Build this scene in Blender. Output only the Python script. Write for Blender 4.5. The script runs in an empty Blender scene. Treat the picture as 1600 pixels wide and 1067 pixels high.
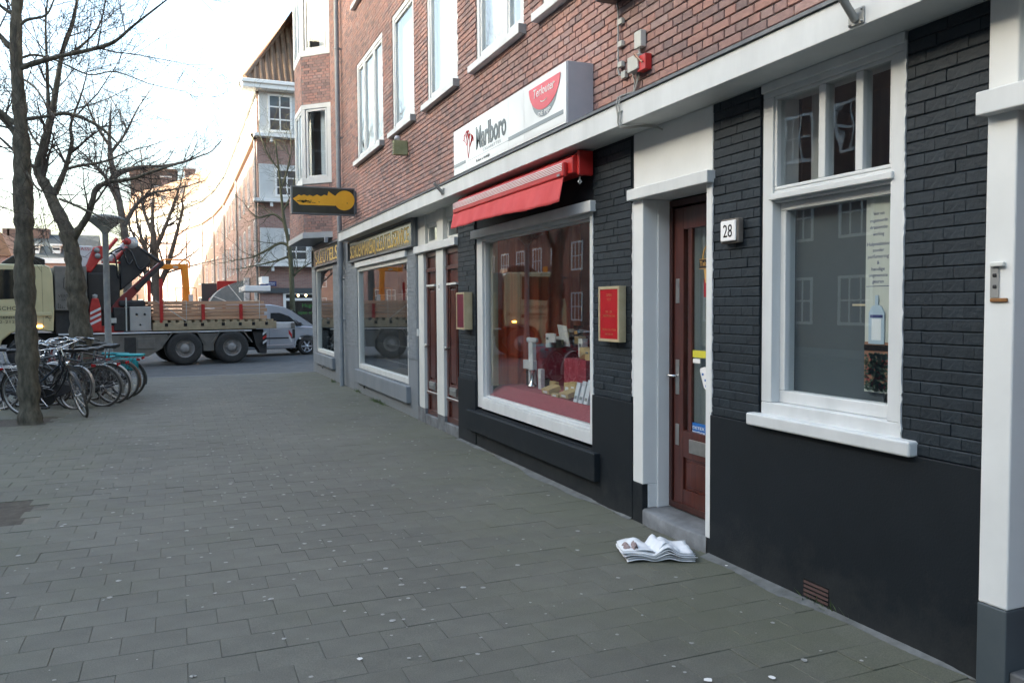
import bpy, math, random
from mathutils import Vector, Matrix
R = math.radians
random.seed(7)
SC = bpy.context.scene
COL = SC.collection

# ------------------------------------------------------------------ camera
PW, PH, PF = 1600.0, 1067.0, 1244.0            # photograph size and focal length in pixels (28 mm)
YAW, PITCH, ROLL = R(22.678), R(-2.582), R(-0.378)
EYE = Vector((0.0, 0.0, 1.65))
FW = Vector((math.sin(YAW)*math.cos(PITCH), math.cos(YAW)*math.cos(PITCH), math.sin(PITCH)))
_r = Vector((math.cos(YAW), -math.sin(YAW), 0.0)); _u = _r.cross(FW)
RT = _r*math.cos(ROLL) + _u*math.sin(ROLL)
UP = -_r*math.sin(ROLL) + _u*math.cos(ROLL)
cd = bpy.data.cameras.new('camera'); cd.sensor_width = 36.0; cd.lens = PF/PW*36.0
cd.clip_start = 0.05; cd.clip_end = 2000
cam = bpy.data.objects.new('camera', cd); COL.objects.link(cam)
cam.matrix_world = Matrix(((RT.x, UP.x, -FW.x, EYE.x), (RT.y, UP.y, -FW.y, EYE.y), (RT.z, UP.z, -FW.z, EYE.z), (0, 0, 0, 1)))
SC.camera = cam

# ------------------------------------------------------------------ sky, sun, exposure
SUN_EL, SUN_AZ = R(15.0), R(-80.0)              # azimuth from +Y, clockwise: low sun on the left, a little ahead
w = bpy.data.worlds.new('World'); SC.world = w; w.use_nodes = True
nt = w.node_tree; bgn = nt.nodes['Background']
sky = nt.nodes.new('ShaderNodeTexSky'); sky.sky_type = 'NISHITA'; sky.sun_disc = False
sky.sun_elevation = SUN_EL; sky.sun_rotation = SUN_AZ; sky.air_density = 1.0; sky.dust_density = 5.0; sky.ozone_density = 1.0
nt.links.new(sky.outputs[0], bgn.inputs[0]); bgn.inputs[1].default_value = 0.15
sl = bpy.data.lights.new('sun', 'SUN'); sl.energy = 4.2; sl.angle = R(0.53); sl.color = (1.0, 0.91, 0.79)
so = bpy.data.objects.new('sun', sl); COL.objects.link(so)
TO_SUN = Vector((math.sin(SUN_AZ)*math.cos(SUN_EL), math.cos(SUN_AZ)*math.cos(SUN_EL), math.sin(SUN_EL)))
so.rotation_euler = TO_SUN.to_track_quat('Z', 'Y').to_euler(); so.location = (-30, 20, 40)
SC.view_settings.view_transform = 'Standard'; SC.view_settings.look = 'None'
SC.view_settings.exposure = 2.78; SC.view_settings.gamma = 1.0
SC.view_settings.use_white_balance = True; SC.view_settings.white_balance_temperature = 6350; SC.view_settings.white_balance_tint = 4
SC.render.engine = 'CYCLES'
SC.cycles.use_denoising = True
SC.cycles.max_bounces = 8; SC.cycles.transparent_max_bounces = 16; SC.cycles.glossy_bounces = 4
SC.cycles.caustics_reflective = False; SC.cycles.caustics_refractive = False

# ------------------------------------------------------------------ pixels to places
def ray(px, py):
    return RT*((px-PW/2)/PF) - UP*((py-PH/2)/PF) + FW
def on_x(px, py, X): r = ray(px, py); return EYE + r*(X/r.x)
def on_y(px, py, Y): r = ray(px, py); return EYE + r*(Y/r.y)
def on_z(px, py, Z=0.0): r = ray(px, py); return EYE + r*((Z-EYE.z)/r.z)
def at_depth(px, py, D): return EYE + ray(px, py)*D

# ------------------------------------------------------------------ helpers
WORLD_LOC = {}
def loc_of(o): return WORLD_LOC.get(o.name, Vector((0, 0, 0))) if o else Vector((0, 0, 0))
def tag(o, label=None, cat=None, group=None, kind=None):
    if label: o['label'] = label
    if cat: o['category'] = cat
    if group: o['group'] = group
    if kind: o['kind'] = kind
    return o
def empty(name, loc=(0, 0, 0), rz=0.0, label=None, cat=None, group=None, kind=None, parent=None):
    o = bpy.data.objects.new(name, None); COL.objects.link(o); o.empty_display_size = .2
    o.location = loc; o.rotation_euler = (0, 0, rz)
    if parent: o.parent = parent
    WORLD_LOC[o.name] = Vector(loc)
    return tag(o, label, cat, group, kind)

class MB:
    """collects boxes, tubes, prisms and lathes and links them as one mesh object"""
    def __init__(s): s.v = []; s.f = []; s.m = []; s.s = []
    def add(s, vs, fs, mi=0, smooth=False):
        b = len(s.v); s.v += [tuple(p) for p in vs]
        for f in fs: s.f.append(tuple(b+i for i in f)); s.m.append(mi); s.s.append(smooth)
        return s
    def box(s, x0, x1, y0, y1, z0, z1, mi=0):
        x0, x1 = min(x0, x1), max(x0, x1); y0, y1 = min(y0, y1), max(y0, y1); z0, z1 = min(z0, z1), max(z0, z1)
        return s.add([(x0,y0,z0),(x1,y0,z0),(x1,y1,z0),(x0,y1,z0),(x0,y0,z1),(x1,y0,z1),(x1,y1,z1),(x0,y1,z1)],
                     [(0,3,2,1),(4,5,6,7),(0,1,5,4),(1,2,6,5),(2,3,7,6),(3,0,4,7)], mi)
    def quad(s, a, b, c, d, mi=0): return s.add([a, b, c, d], [(0,1,2,3)], mi)
    def prism(s, poly, a0, a1, axis='y', mi=0):
        def p3(p, a):
            return {'y': (p[0], a, p[1]), 'x': (a, p[0], p[1]), 'z': (p[0], p[1], a)}[axis]
        n = len(poly); vs = [p3(p, a0) for p in poly] + [p3(p, a1) for p in poly]
        fs = [tuple(range(n)), tuple(range(2*n-1, n-1, -1))] + [(i, n+i, n+(i+1) % n, (i+1) % n) for i in range(n)]
        return s.add(vs, fs, mi)
    def tube(s, pts, r, n=8, mi=0, cap=True, closed=False):
        P = [Vector(p) for p in pts]; k = len(P); rr = r if isinstance(r, (list, tuple)) else [r]*k
        vs = []; nrm = None
        for i, p in enumerate(P):
            if closed: t = P[(i+1) % k]-P[i-1]
            else: t = P[min(i+1, k-1)]-P[max(i-1, 0)]
            if t.length < 1e-9: t = Vector((0, 0, 1))
            t.normalize()
            if nrm is None:
                a = Vector((0, 0, 1)) if abs(t.z) < .9 else Vector((1, 0, 0)); nrm = t.cross(a).normalized()
            else:
                nrm = (nrm - t*nrm.dot(t)); nrm = nrm.normalized() if nrm.length > 1e-6 else t.orthogonal().normalized()
            b = t.cross(nrm)
            for j in range(n):
                a = 2*math.pi*j/n; vs.append(p + (nrm*math.cos(a)+b*math.sin(a))*rr[i])
        fs = []
        for i in range(k if closed else k-1):
            i2 = (i+1) % k
            for j in range(n): fs.append((i*n+j, i*n+(j+1) % n, i2*n+(j+1) % n, i2*n+j))
        s.add(vs, fs, mi, n > 4)
        if cap and not closed:
            s.add(vs[:n], [tuple(range(n-1, -1, -1))], mi); s.add(vs[-n:], [tuple(range(n))], mi)
        return s
    def lathe(s, prof, c=(0, 0, 0), axis='z', n=24, mi=0, smooth=True):
        vs = []; k = len(prof)
        for r, a in prof:
            for j in range(n):
                t = 2*math.pi*j/n; x, y = r*math.cos(t), r*math.sin(t)
                q = {'z': (x, y, a), 'y': (x, a, y), 'x': (a, x, y)}[axis]
                vs.append((q[0]+c[0], q[1]+c[1], q[2]+c[2]))
        fs = [(i*n+j, i*n+(j+1) % n, (i+1)*n+(j+1) % n, (i+1)*n+j) for i in range(k-1) for j in range(n)]
        return s.add(vs, fs, mi, smooth)
    def xf(s, M): s.v = [tuple(M @ Vector(p)) for p in s.v]; return s
    def build(s, name, mats, parent=None, local=False, bevel=0, seg=2, kind=None, label=None, cat=None, group=None, autosmooth=False):
        me = bpy.data.meshes.new(name)
        off = Vector((0, 0, 0)) if local else loc_of(parent)
        me.from_pydata([(p[0]-off.x, p[1]-off.y, p[2]-off.z) for p in s.v], [], s.f)
        if not isinstance(mats, (list, tuple)): mats = [mats]
        for m in mats: me.materials.append(m)
        me.polygons.foreach_set('material_index', s.m); me.polygons.foreach_set('use_smooth', s.s)
        me.update()
        o = bpy.data.objects.new(name, me); COL.objects.link(o)
        if parent: o.parent = parent
        WORLD_LOC[o.name] = off.copy()
        if bevel:
            b = o.modifiers.new('bevel', 'BEVEL'); b.width = bevel; b.segments = seg; b.limit_method = 'ANGLE'; b.angle_limit = R(40)
        return tag(o, label, cat, group, kind)

class Face:
    """a vertical wall plane: s along it, d outwards, z up"""
    def __init__(s, o, t, n): s.o = Vector((o[0], o[1], 0)); s.t = Vector((t[0], t[1], 0)).normalized(); s.n = Vector((n[0], n[1], 0)).normalized()
    def p(s, a, d, z): return s.o + s.t*a + s.n*d + Vector((0, 0, z))
    def box(s, mb, a0, a1, d0, d1, z0, z1, mi=0):
        vs = [s.p(a, d, z) for z in (z0, z1) for a, d in ((a0, d0), (a1, d0), (a1, d1), (a0, d1))]
        fs = [(0,3,2,1),(4,5,6,7),(0,1,5,4),(1,2,6,5),(2,3,7,6),(3,0,4,7)]
        # keep normals outwards whatever the handedness
        if (s.t.cross(s.n)).z*(a1-a0)*(d1-d0)*(z1-z0) < 0: fs = [f[::-1] for f in fs]
        mb.add(vs, fs, mi); return mb
    def frame(s, mb, a0, a1, z0, z1, w, d0, d1, mi=0, wb=None):
        s.box(mb, a0, a1, d0, d1, z1-w, z1, mi); s.box(mb, a0, a1, d0, d1, z0, z0+(wb or w), mi)
        s.box(mb, a0, a0+w, d0, d1, z0+(wb or w), z1-w, mi); s.box(mb, a1-w, a1, d0, d1, z0+(wb or w), z1-w, mi); return mb
    def quad(s, mb, a0, a1, z0, z1, d, mi=0):
        q = [s.p(a0, d, z0), s.p(a1, d, z0), s.p(a1, d, z1), s.p(a0, d, z1)]
        if (q[1]-q[0]).cross(q[2]-q[1]).dot(s.n) < 0: q = q[::-1]
        return mb.quad(*q, mi)
    def wall(s, mb, a0, a1, z0, z1, d, openings=(), depth=.25, mi=0):
        """flat wall with openings cut and their reveals"""
        A = sorted({a0, a1} | {v for o in openings for v in o[:2] if a0 < v < a1}); Z = sorted({z0, z1} | {v for o in openings for v in o[2:4] if z0 < v < z1})
        for i in range(len(A)-1):
            for j in range(len(Z)-1):
                ca, cz = (A[i]+A[i+1])/2, (Z[j]+Z[j+1])/2
                if any(o[0] < ca < o[1] and o[2] < cz < o[3] for o in openings): continue
                s.quad(mb, A[i], A[i+1], Z[j], Z[j+1], d, mi)
        for o in openings:
            b0, b1, y0, y1 = o[:4]; e = d-depth
            for (p, q) in (((b0, y0), (b1, y0)), ((b1, y0), (b1, y1)), ((b1, y1), (b0, y1)), ((b0, y1), (b0, y0))):
                mb.quad(s.p(p[0], d, p[1]), s.p(q[0], d, q[1]), s.p(q[0], e, q[1]), s.p(p[0], e, p[1]), mi)
        return mb

_dg = None
def text(body, face, a, z, d, height, mat, parent, width=None, bold=0.0, align='c', name='lettering', extrude=.002, shear=0.0, label=None, local=False):
    """flat lettering on a wall plane, read from outside; a = centre (or start) along the wall, z = baseline"""
    cu = bpy.data.curves.new('t', 'FONT'); cu.body = body; cu.extrude = extrude; cu.size = 1.0; cu.shear = shear; cu.resolution_u = 3; cu.offset = bold
    t = bpy.data.objects.new('t', cu); COL.objects.link(t)
    bpy.context.view_layer.update()
    me = bpy.data.meshes.new_from_object(t.evaluated_get(bpy.context.evaluated_depsgraph_get()))
    bpy.data.objects.remove(t); bpy.data.curves.remove(cu)
    xs = [v.co.x for v in me.vertices]; x0, x1 = min(xs), max(xs)
    ky = height/.70; kx = (width/(x1-x0)) if width else ky
    rd = Vector((0, 0, 1)).cross(face.n)              # reading direction
    off = Vector((0, 0, 0)) if local else loc_of(parent)
    cx = (x0+x1)/2 if align == 'c' else x0
    for v in me.vertices:
        v.co = face.p(a, d, z) + rd*((v.co.x-cx)*kx) + Vector((0, 0, v.co.y*ky)) + face.n*v.co.z - off
    me.materials.clear(); me.materials.append(mat); me.name = name
    o = bpy.data.objects.new(name, me); COL.objects.link(o); o.parent = parent; WORLD_LOC[o.name] = off
    if label: o['label'] = label
    return o
def copy_tree(o, parent=None, loc=None, rz=None):
    c = o.copy(); COL.objects.link(c)
    if parent: c.parent = parent
    if loc is not None: c.location = loc
    if rz is not None: c.rotation_euler = (0, 0, rz)
    for ch in list(o.children): copy_tree(ch, c)
    return c

# ------------------------------------------------------------------ materials
def M(name, c1, c2=None, scale=6.0, rough=.6, metal=0.0, bump=0.0, bscale=60.0, spec=.5, rvar=0.0, rand=0.0, coat=0.0, detail=4.0, stretch=None, attr=False, emit=None, trans=None):
    m = bpy.data.materials.new(name); m.use_nodes = True; N = m.node_tree.nodes; L = m.node_tree.links
    b = N['Principled BSDF']; b.inputs['Roughness'].default_value = rough; b.inputs['Metallic'].default_value = metal
    b.inputs['Specular IOR Level'].default_value = spec; b.inputs['Coat Weight'].default_value = coat
    tc = N.new('ShaderNodeTexCoord'); src = tc.outputs['Object']
    if stretch:
        mp = N.new('ShaderNodeMapping'); mp.inputs['Scale'].default_value = stretch; L.new(src, mp.inputs[0]); src = mp.outputs[0]
    col = None
    if c2 is not None:
        n = N.new('ShaderNodeTexNoise'); n.inputs['Scale'].default_value = scale; n.inputs['Detail'].default_value = detail; n.inputs['Roughness'].default_value = .6; L.new(src, n.inputs['Vector'])
        rp = N.new('ShaderNodeValToRGB'); rp.color_ramp.elements[0].position = .32; rp.color_ramp.elements[1].position = .68
        rp.color_ramp.elements[0].color = (*c1, 1); rp.color_ramp.elements[1].color = (*c2, 1); L.new(n.outputs[0], rp.inputs[0]); col = rp.outputs[0]
        if rvar:
            mr = N.new('ShaderNodeMapRange'); mr.inputs[3].default_value = rough-rvar; mr.inputs[4].default_value = rough+rvar; L.new(n.outputs[0], mr.inputs[0]); L.new(mr.outputs[0], b.inputs['Roughness'])
    if rand or attr:
        if attr: q = N.new('ShaderNodeAttribute'); q.attribute_name = 'piece'; rs = q.outputs['Fac']
        else: q = N.new('ShaderNodeObjectInfo'); rs = q.outputs['Random']
        mr = N.new('ShaderNodeMapRange'); mr.inputs[3].default_value = 1-rand; mr.inputs[4].default_value = 1+rand; L.new(rs, mr.inputs[0])
        mx = N.new('ShaderNodeVectorMath'); mx.operation = 'SCALE'; L.new(mr.outputs[0], mx.inputs['Scale'])
        if col: L.new(col, mx.inputs[0])
        else: mx.inputs[0].default_value = c1
        col = mx.outputs[0]
    if col: L.new(col, b.inputs['Base Color'])
    else: b.inputs['Base Color'].default_value = (*c1, 1)
    if bump:
        n2 = N.new('ShaderNodeTexNoise'); n2.inputs['Scale'].default_value = bscale; n2.inputs['Detail'].default_value = 5; L.new(src, n2.inputs['Vector'])
        bp = N.new('ShaderNodeBump'); bp.inputs['Strength'].default_value = bump; bp.inputs['Distance'].default_value = .01; L.new(n2.outputs[0], bp.inputs['Height']); L.new(bp.outputs[0], b.inputs['Normal'])
    if emit: b.inputs['Emission Color'].default_value = (*emit[:3], 1); b.inputs['Emission Strength'].default_value = emit[3]
    if trans: b.inputs['Transmission Weight'].default_value = trans
    return m
def glass(name, tint=(.93, .95, .95), wav=0.0, wscale=1.5, ior=1.5, rough=0.0):
    m = bpy.data.materials.new(name); m.use_nodes = True; N = m.node_tree.nodes; L = m.node_tree.links; N.clear()
    out = N.new('ShaderNodeOutputMaterial'); mx = N.new('ShaderNodeMixShader'); tr = N.new('ShaderNodeBsdfTransparent'); gl = N.new('ShaderNodeBsdfGlossy')
    tr.inputs[0].default_value = (*tint, 1); gl.inputs['Roughness'].default_value = rough; gl.inputs[0].default_value = (1, 1, 1, 1)
    fr = N.new('ShaderNodeFresnel'); ge = N.new('ShaderNodeNewGeometry'); mr = N.new('ShaderNodeMapRange')
    mr.inputs[3].default_value = ior; mr.inputs[4].default_value = 1/ior; L.new(ge.outputs['Backfacing'], mr.inputs[0]); L.new(mr.outputs[0], fr.inputs['IOR'])
    if wav:
        tc = N.new('ShaderNodeTexCoord'); n2 = N.new('ShaderNodeTexNoise'); n2.inputs['Scale'].default_value = wscale; n2.inputs['Detail'].default_value = 1.0
        L.new(tc.outputs['Object'], n2.inputs['Vector']); bp = N.new('ShaderNodeBump'); bp.inputs['Strength'].default_value = wav; bp.inputs['Distance'].default_value = .05
        L.new(n2.outputs[0], bp.inputs['Height']); L.new(bp.outputs[0], gl.inputs['Normal'])
    L.new(fr.outputs[0], mx.inputs[0]); L.new(tr.outputs[0], mx.inputs[1]); L.new(gl.outputs[0], mx.inputs[2]); L.new(mx.outputs[0], out.inputs[0])
    return m
def brick_mat(name, c1, c2, mortar, bw=.215, bh=.0625, vec=None, rough=.8):
    """brickwork too far away to tell the bricks apart"""
    m = M(name, c1, rough=rough); N = m.node_tree.nodes; L = m.node_tree.links; b = N['Principled BSDF']
    tc = N.new('ShaderNodeTexCoord'); sx = N.new('ShaderNodeSeparateXYZ'); L.new(tc.outputs['Object'], sx.inputs[0])
    ad = N.new('ShaderNodeMath'); ad.operation = 'ADD'; L.new(sx.outputs[0], ad.inputs[0]); L.new(sx.outputs[1], ad.inputs[1])
    cx = N.new('ShaderNodeCombineXYZ'); L.new(ad.outputs[0], cx.inputs[0]); L.new(sx.outputs[2], cx.inputs[1])
    bt = N.new('ShaderNodeTexBrick'); bt.inputs['Scale'].default_value = 1.0; bt.inputs['Brick Width'].default_value = bw; bt.inputs['Row Height'].default_value = bh; bt.inputs['Mortar Size'].default_value = .006
    bt.inputs['Color1'].default_value = (*c1, 1); bt.inputs['Color2'].default_value = (*c2, 1); bt.inputs['Mortar'].default_value = (*mortar, 1)
    L.new(cx.outputs[0], bt.inputs['Vector'])
    n = N.new('ShaderNodeTexNoise'); n.inputs['Scale'].default_value = .8; n.inputs['Detail'].default_value = 5; L.new(tc.outputs['Object'], n.inputs['Vector'])
    mr = N.new('ShaderNodeMapRange'); mr.inputs[3].default_value = .75; mr.inputs[4].default_value = 1.25; L.new(n.outputs[0], mr.inputs[0])
    mx = N.new('ShaderNodeVectorMath'); mx.operation = 'SCALE'; L.new(bt.outputs[0], mx.inputs[0]); L.new(mr.outputs[0], mx.inputs['Scale']); L.new(mx.outputs[0], b.inputs['Base Color'])
    return m

m_white = M('white_paint', (.53, .55, .555), (.64, .66, .665), 4, .45, bump=.03, bscale=12, stretch=(1, 1, .3), detail=7)
m_cream = M('cream_paint', (.55, .56, .535), (.66, .67, .64), 4, .45, bump=.03, bscale=15, stretch=(1, 1, .3), detail=7)
m_zinc = M('zinc_cap', (.09, .10, .11), (.15, .16, .17), 8, .5, .3)
m_black_render = M('black_render', (.0052, .0082, .0115), (.0070, .0105, .0145), 4, .6, bump=.12, bscale=90, spec=.3)
m_black_brick = M('black_painted_brick', (.0115, .0175, .0235), (.017, .0245, .032), 14, .55, bump=.45, bscale=45, rand=.14, spec=.35)
m_black_brick_j = M('black_painted_brick_field', (.0115, .0175, .0235), (.017, .0245, .032), 14, .55, bump=.45, bscale=45, rand=.14, spec=.35, attr=True)
def weather(m, dust=(.055, .056, .054), top=.45, amt=.38):
    """rain splash and street dust on the lowest part of a painted wall, in blotches"""
    N = m.node_tree.nodes; L = m.node_tree.links; b = N['Principled BSDF']; old = b.inputs['Base Color'].links[0].from_socket
    ge = N.new('ShaderNodeNewGeometry'); sx = N.new('ShaderNodeSeparateXYZ'); L.new(ge.outputs['Position'], sx.inputs[0])
    n = N.new('ShaderNodeTexNoise'); n.inputs['Scale'].default_value = 7; n.inputs['Detail'].default_value = 8; n.inputs['Roughness'].default_value = .7; L.new(ge.outputs['Position'], n.inputs['Vector'])
    mr = N.new('ShaderNodeMapRange'); mr.inputs[1].default_value = 0; mr.inputs[2].default_value = top; mr.inputs[3].default_value = .30; mr.inputs[4].default_value = -.12; L.new(sx.outputs[2], mr.inputs[0])
    ad = N.new('ShaderNodeMath'); ad.operation = 'ADD'; L.new(n.outputs[0], ad.inputs[0]); L.new(mr.outputs[0], ad.inputs[1])
    m2 = N.new('ShaderNodeMapRange'); m2.inputs[1].default_value = .52; m2.inputs[2].default_value = .95; m2.inputs[4].default_value = amt; L.new(ad.outputs[0], m2.inputs[0])
    mx = N.new('ShaderNodeMix'); mx.data_type = 'RGBA'; L.new(m2.outputs[0], mx.inputs[0]); L.new(old, mx.inputs[6]); mx.inputs[7].default_value = (*dust, 1); L.new(mx.outputs[2], b.inputs['Base Color'])
weather(m_black_render)
m_grey_render = M('grey_render', (.16, .18, .20), (.20, .22, .24), 3, .65, bump=.1, bscale=80, stretch=(1, 1, .35))
m_grey_brick = M('grey_painted_brick', (.165, .185, .205), (.20, .225, .245), 12, .6, bump=.3, bscale=55, rand=.08, attr=True)
def red_brick(name, attr):
    m = M(name, (.2, .2, .2), (.2, .2, .2), 30, .82, bump=.5, bscale=70); N = m.node_tree.nodes; L = m.node_tree.links; b = N['Principled BSDF']
    if attr: q = N.new('ShaderNodeAttribute'); q.attribute_name = 'piece'; rs = q.outputs['Fac']
    else: q = N.new('ShaderNodeObjectInfo'); rs = q.outputs['Random']
    rp = N.new('ShaderNodeValToRGB'); cr = rp.color_ramp
    cols = [(0, (.20, .142, .138)), (.15, (.275, .185, .172)), (.45, (.33, .200, .178)), (.75, (.385, .212, .176)), (1, (.34, .240, .224))]
    cr.elements[0].position = 0; cr.elements[0].color = (*cols[0][1], 1); cr.elements[1].position = 1; cr.elements[1].color = (*cols[-1][1], 1)
    for p, c in cols[1:-1]: e = cr.elements.new(p); e.color = (*c, 1)
    L.new(rs, rp.inputs[0])
    tc = N.new('ShaderNodeTexCoord'); ge = N.new('ShaderNodeNewGeometry')
    n = N.new('ShaderNodeTexNoise'); n.inputs['Scale'].default_value = 22; n.inputs['Detail'].default_value = 6; L.new(ge.outputs['Position'], n.inputs['Vector'])
    n2 = N.new('ShaderNodeTexNoise'); n2.inputs['Scale'].default_value = .7; n2.inputs['Detail'].default_value = 5; L.new(ge.outputs['Position'], n2.inputs['Vector'])
    mr = N.new('ShaderNodeMapRange'); mr.inputs[3].default_value = .7; mr.inputs[4].default_value = 1.3; L.new(n.outputs[0], mr.inputs[0])
    mr2 = N.new('ShaderNodeMapRange'); mr2.inputs[1].default_value = .3; mr2.inputs[2].default_value = .7; mr2.inputs[3].default_value = .72; mr2.inputs[4].default_value = 1.12; L.new(n2.outputs[0], mr2.inputs[0])
    mu = N.new('ShaderNodeMath'); mu.operation = 'MULTIPLY'; L.new(mr.outputs[0], mu.inputs[0]); L.new(mr2.outputs[0], mu.inputs[1])
    mx = N.new('ShaderNodeVectorMath'); mx.operation = 'SCALE'; L.new(rp.outputs[0], mx.inputs[0]); L.new(mu.outputs[0], mx.inputs['Scale']); L.new(mx.outputs[0], b.inputs['Base Color'])
    return m
m_brick = red_brick('red_brick', False); m_brick_j = red_brick('red_brick_field', True)
m_mortar = M('mortar', (.15, .14, .135), (.24, .225, .215), 9, .9, bump=.4, bscale=120)
m_far_brick = brick_mat('far_brick', (.27, .15, .125), (.34, .20, .165), (.30, .27, .25))
m_far_brick2 = brick_mat('facing_brick', (.10, .055, .042), (.14, .075, .055), (.14, .12, .11))
m_wood = M('mahogany', (.050, .012, .009), (.095, .026, .017), 5, .28, coat=.35, stretch=(6, 6, .7), bump=.04, bscale=20)
m_dwood = M('dark_wood', (.035, .012, .010), (.06, .02, .015), 5, .35, stretch=(6, 6, .7))
m_stone = M('step_stone', (.085, .09, .095), (.19, .20, .21), 6, .6, bump=.15, bscale=40)
m_metal = M('brushed_metal', (.42, .42, .40), (.5, .5, .48), 20, .38, .9)
m_chrome = M('chrome', (.72, .72, .72), rough=.16, metal=1.0)
m_dark = M('dark_plastic', (.018, .018, .02), rough=.45)
m_black = M('black_gloss', (.012, .012, .013), rough=.2)
m_rubber = M('rubber', (.022, .022, .022), (.035, .034, .033), 12, .8)
m_glass = glass('window_glass', wav=.006, wscale=1.2)
m_glass_shop = glass('shop_glass', wav=.004, wscale=.8, ior=1.68)
m_glass_old = glass('old_window_glass', wav=.018, wscale=4.0, ior=1.6)
m_glass_dark = glass('tinted_glass', tint=(.35, .38, .38))
m_room = M('dim_room', (.16, .15, .14), (.2, .19, .17), 2, .9)
m_curtain = M('net_curtain', (.72, .72, .70), (.80, .80, .78), 5, .9, stretch=(9, 9, .3))
m_red_paint = M('red_paint', (.42, .022, .022), (.50, .03, .028), 6, .35)
m_grey_metal = M('grey_metal', (.24, .24, .235), (.30, .30, .29), 10, .5, .2)
m_cable = M('grey_cable', (.30, .30, .28), rough=.6)
weather(m_grey_render, (.19, .19, .175), .5, .5)
# ================================================================== setting: ground
WX = 3.192                                        # face of the shop wall
ROAD_Z = -0.05
def proj(p):
    d = Vector(p)-EYE; z = d.dot(FW)
    return (PW/2 + PF*d.dot(RT)/z, PH/2 - PF*d.dot(UP)/z, z) if z > .05 else (-9999, -9999, z)
def in_frame(p, m=40): x, y, z = proj(p); return z > .05 and -m < x < PW+m and -m < y < PH+m
def set_piece(o, vals):
    a = o.data.attributes.new('piece', 'FLOAT', 'FACE'); a.data.foreach_set('value', vals)

def asphalt():
    m = M('asphalt', (.055, .056, .057), (.085, .086, .086), 2.2, .85, bump=.35, bscale=220, detail=8)
    return m
m_asphalt = asphalt()
MB().quad((-300, -200, ROAD_Z), (300, -200, ROAD_Z), (300, 600, ROAD_Z), (-300, 600, ROAD_Z)).build('road', m_asphalt, kind='structure')

def paving_mat(name, attr):
    m = M(name, (.099, .096, .081), (.125, .122, .103), 5.0, .8, bump=.22, bscale=260, rand=.07, attr=attr, detail=8)
    N = m.node_tree.nodes; L = m.node_tree.links; b = N['Principled BSDF']; old = b.inputs['Base Color'].links[0].from_socket
    ge = N.new('ShaderNodeNewGeometry'); sx = N.new('ShaderNodeSeparateXYZ'); L.new(ge.outputs['Position'], sx.inputs[0])
    n = N.new('ShaderNodeTexNoise'); n.inputs['Scale'].default_value = 1.3; n.inputs['Detail'].default_value = 7; n.inputs['Roughness'].default_value = .65; L.new(ge.outputs['Position'], n.inputs['Vector'])
    # algae film: grows along the wall foot and around the tree pits
    a1 = N.new('ShaderNodeMapRange'); a1.inputs[1].default_value = 1.3; a1.inputs[2].default_value = 3.1; a1.inputs[3].default_value = 0; a1.inputs[4].default_value = .34; L.new(sx.outputs[0], a1.inputs[0])
    a2 = N.new('ShaderNodeMapRange'); a2.inputs[1].default_value = -.3; a2.inputs[2].default_value = -1.8; a2.inputs[3].default_value = 0; a2.inputs[4].default_value = .30; L.new(sx.outputs[0], a2.inputs[0])
    ad = N.new('ShaderNodeMath'); ad.operation = 'ADD'; L.new(a1.outputs[0], ad.inputs[0]); L.new(a2.outputs[0], ad.inputs[1])
    ad2 = N.new('ShaderNodeMath'); ad2.operation = 'ADD'; L.new(ad.outputs[0], ad2.inputs[0]); L.new(n.outputs[0], ad2.inputs[1])
    mr = N.new('ShaderNodeMapRange'); mr.inputs[1].default_value = .52; mr.inputs[2].default_value = .95; mr.inputs[4].default_value = .75; L.new(ad2.outputs[0], mr.inputs[0])
    mx = N.new('ShaderNodeMix'); mx.data_type = 'RGBA'; L.new(mr.outputs[0], mx.inputs[0]); L.new(old, mx.inputs[6]); mx.inputs[7].default_value = (.096, .100, .064, 1)
    # paler trodden dust in patches
    n3 = N.new('ShaderNodeTexNoise'); n3.inputs['Scale'].default_value = .55; n3.inputs['Detail'].default_value = 4; L.new(ge.outputs['Position'], n3.inputs['Vector'])
    m3 = N.new('ShaderNodeMapRange'); m3.inputs[1].default_value = .3; m3.inputs[2].default_value = .75; m3.inputs[3].default_value = .86; m3.inputs[4].default_value = 1.16; L.new(n3.outputs[0], m3.inputs[0])
    sc = N.new('ShaderNodeVectorMath'); sc.operation = 'SCALE'; L.new(mx.outputs[2], sc.inputs[0]); L.new(m3.outputs[0], sc.inputs['Scale'])
    # exposed aggregate: fine light and dark grains
    n4 = N.new('ShaderNodeTexNoise'); n4.inputs['Scale'].default_value = 170; n4.inputs['Detail'].default_value = 3; L.new(ge.outputs['Position'], n4.inputs['Vector'])
    m4 = N.new('ShaderNodeMapRange'); m4.inputs[1].default_value = .3; m4.inputs[2].default_value = .7; m4.inputs[3].default_value = .74; m4.inputs[4].default_value = 1.26; L.new(n4.outputs[0], m4.inputs[0])
    s4 = N.new('ShaderNodeVectorMath'); s4.operation = 'SCALE'; L.new(sc.outputs[0], s4.inputs[0]); L.new(m4.outputs[0], s4.inputs['Scale'])
    L.new(s4.outputs[0], b.inputs['Base Color'])
    return m
m_slab = paving_mat('concrete_slab', False); m_slab_j = paving_mat('concrete_slab_field', True)
m_joint = M('joint_sand', (.075, .072, .060), (.17, .16, .13), 5, .95, bump=.5, bscale=200)
m_kerb = M('kerb_stone', (.13, .13, .13), (.18, .18, .175), 5, .8, bump=.3, bscale=120)

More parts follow.
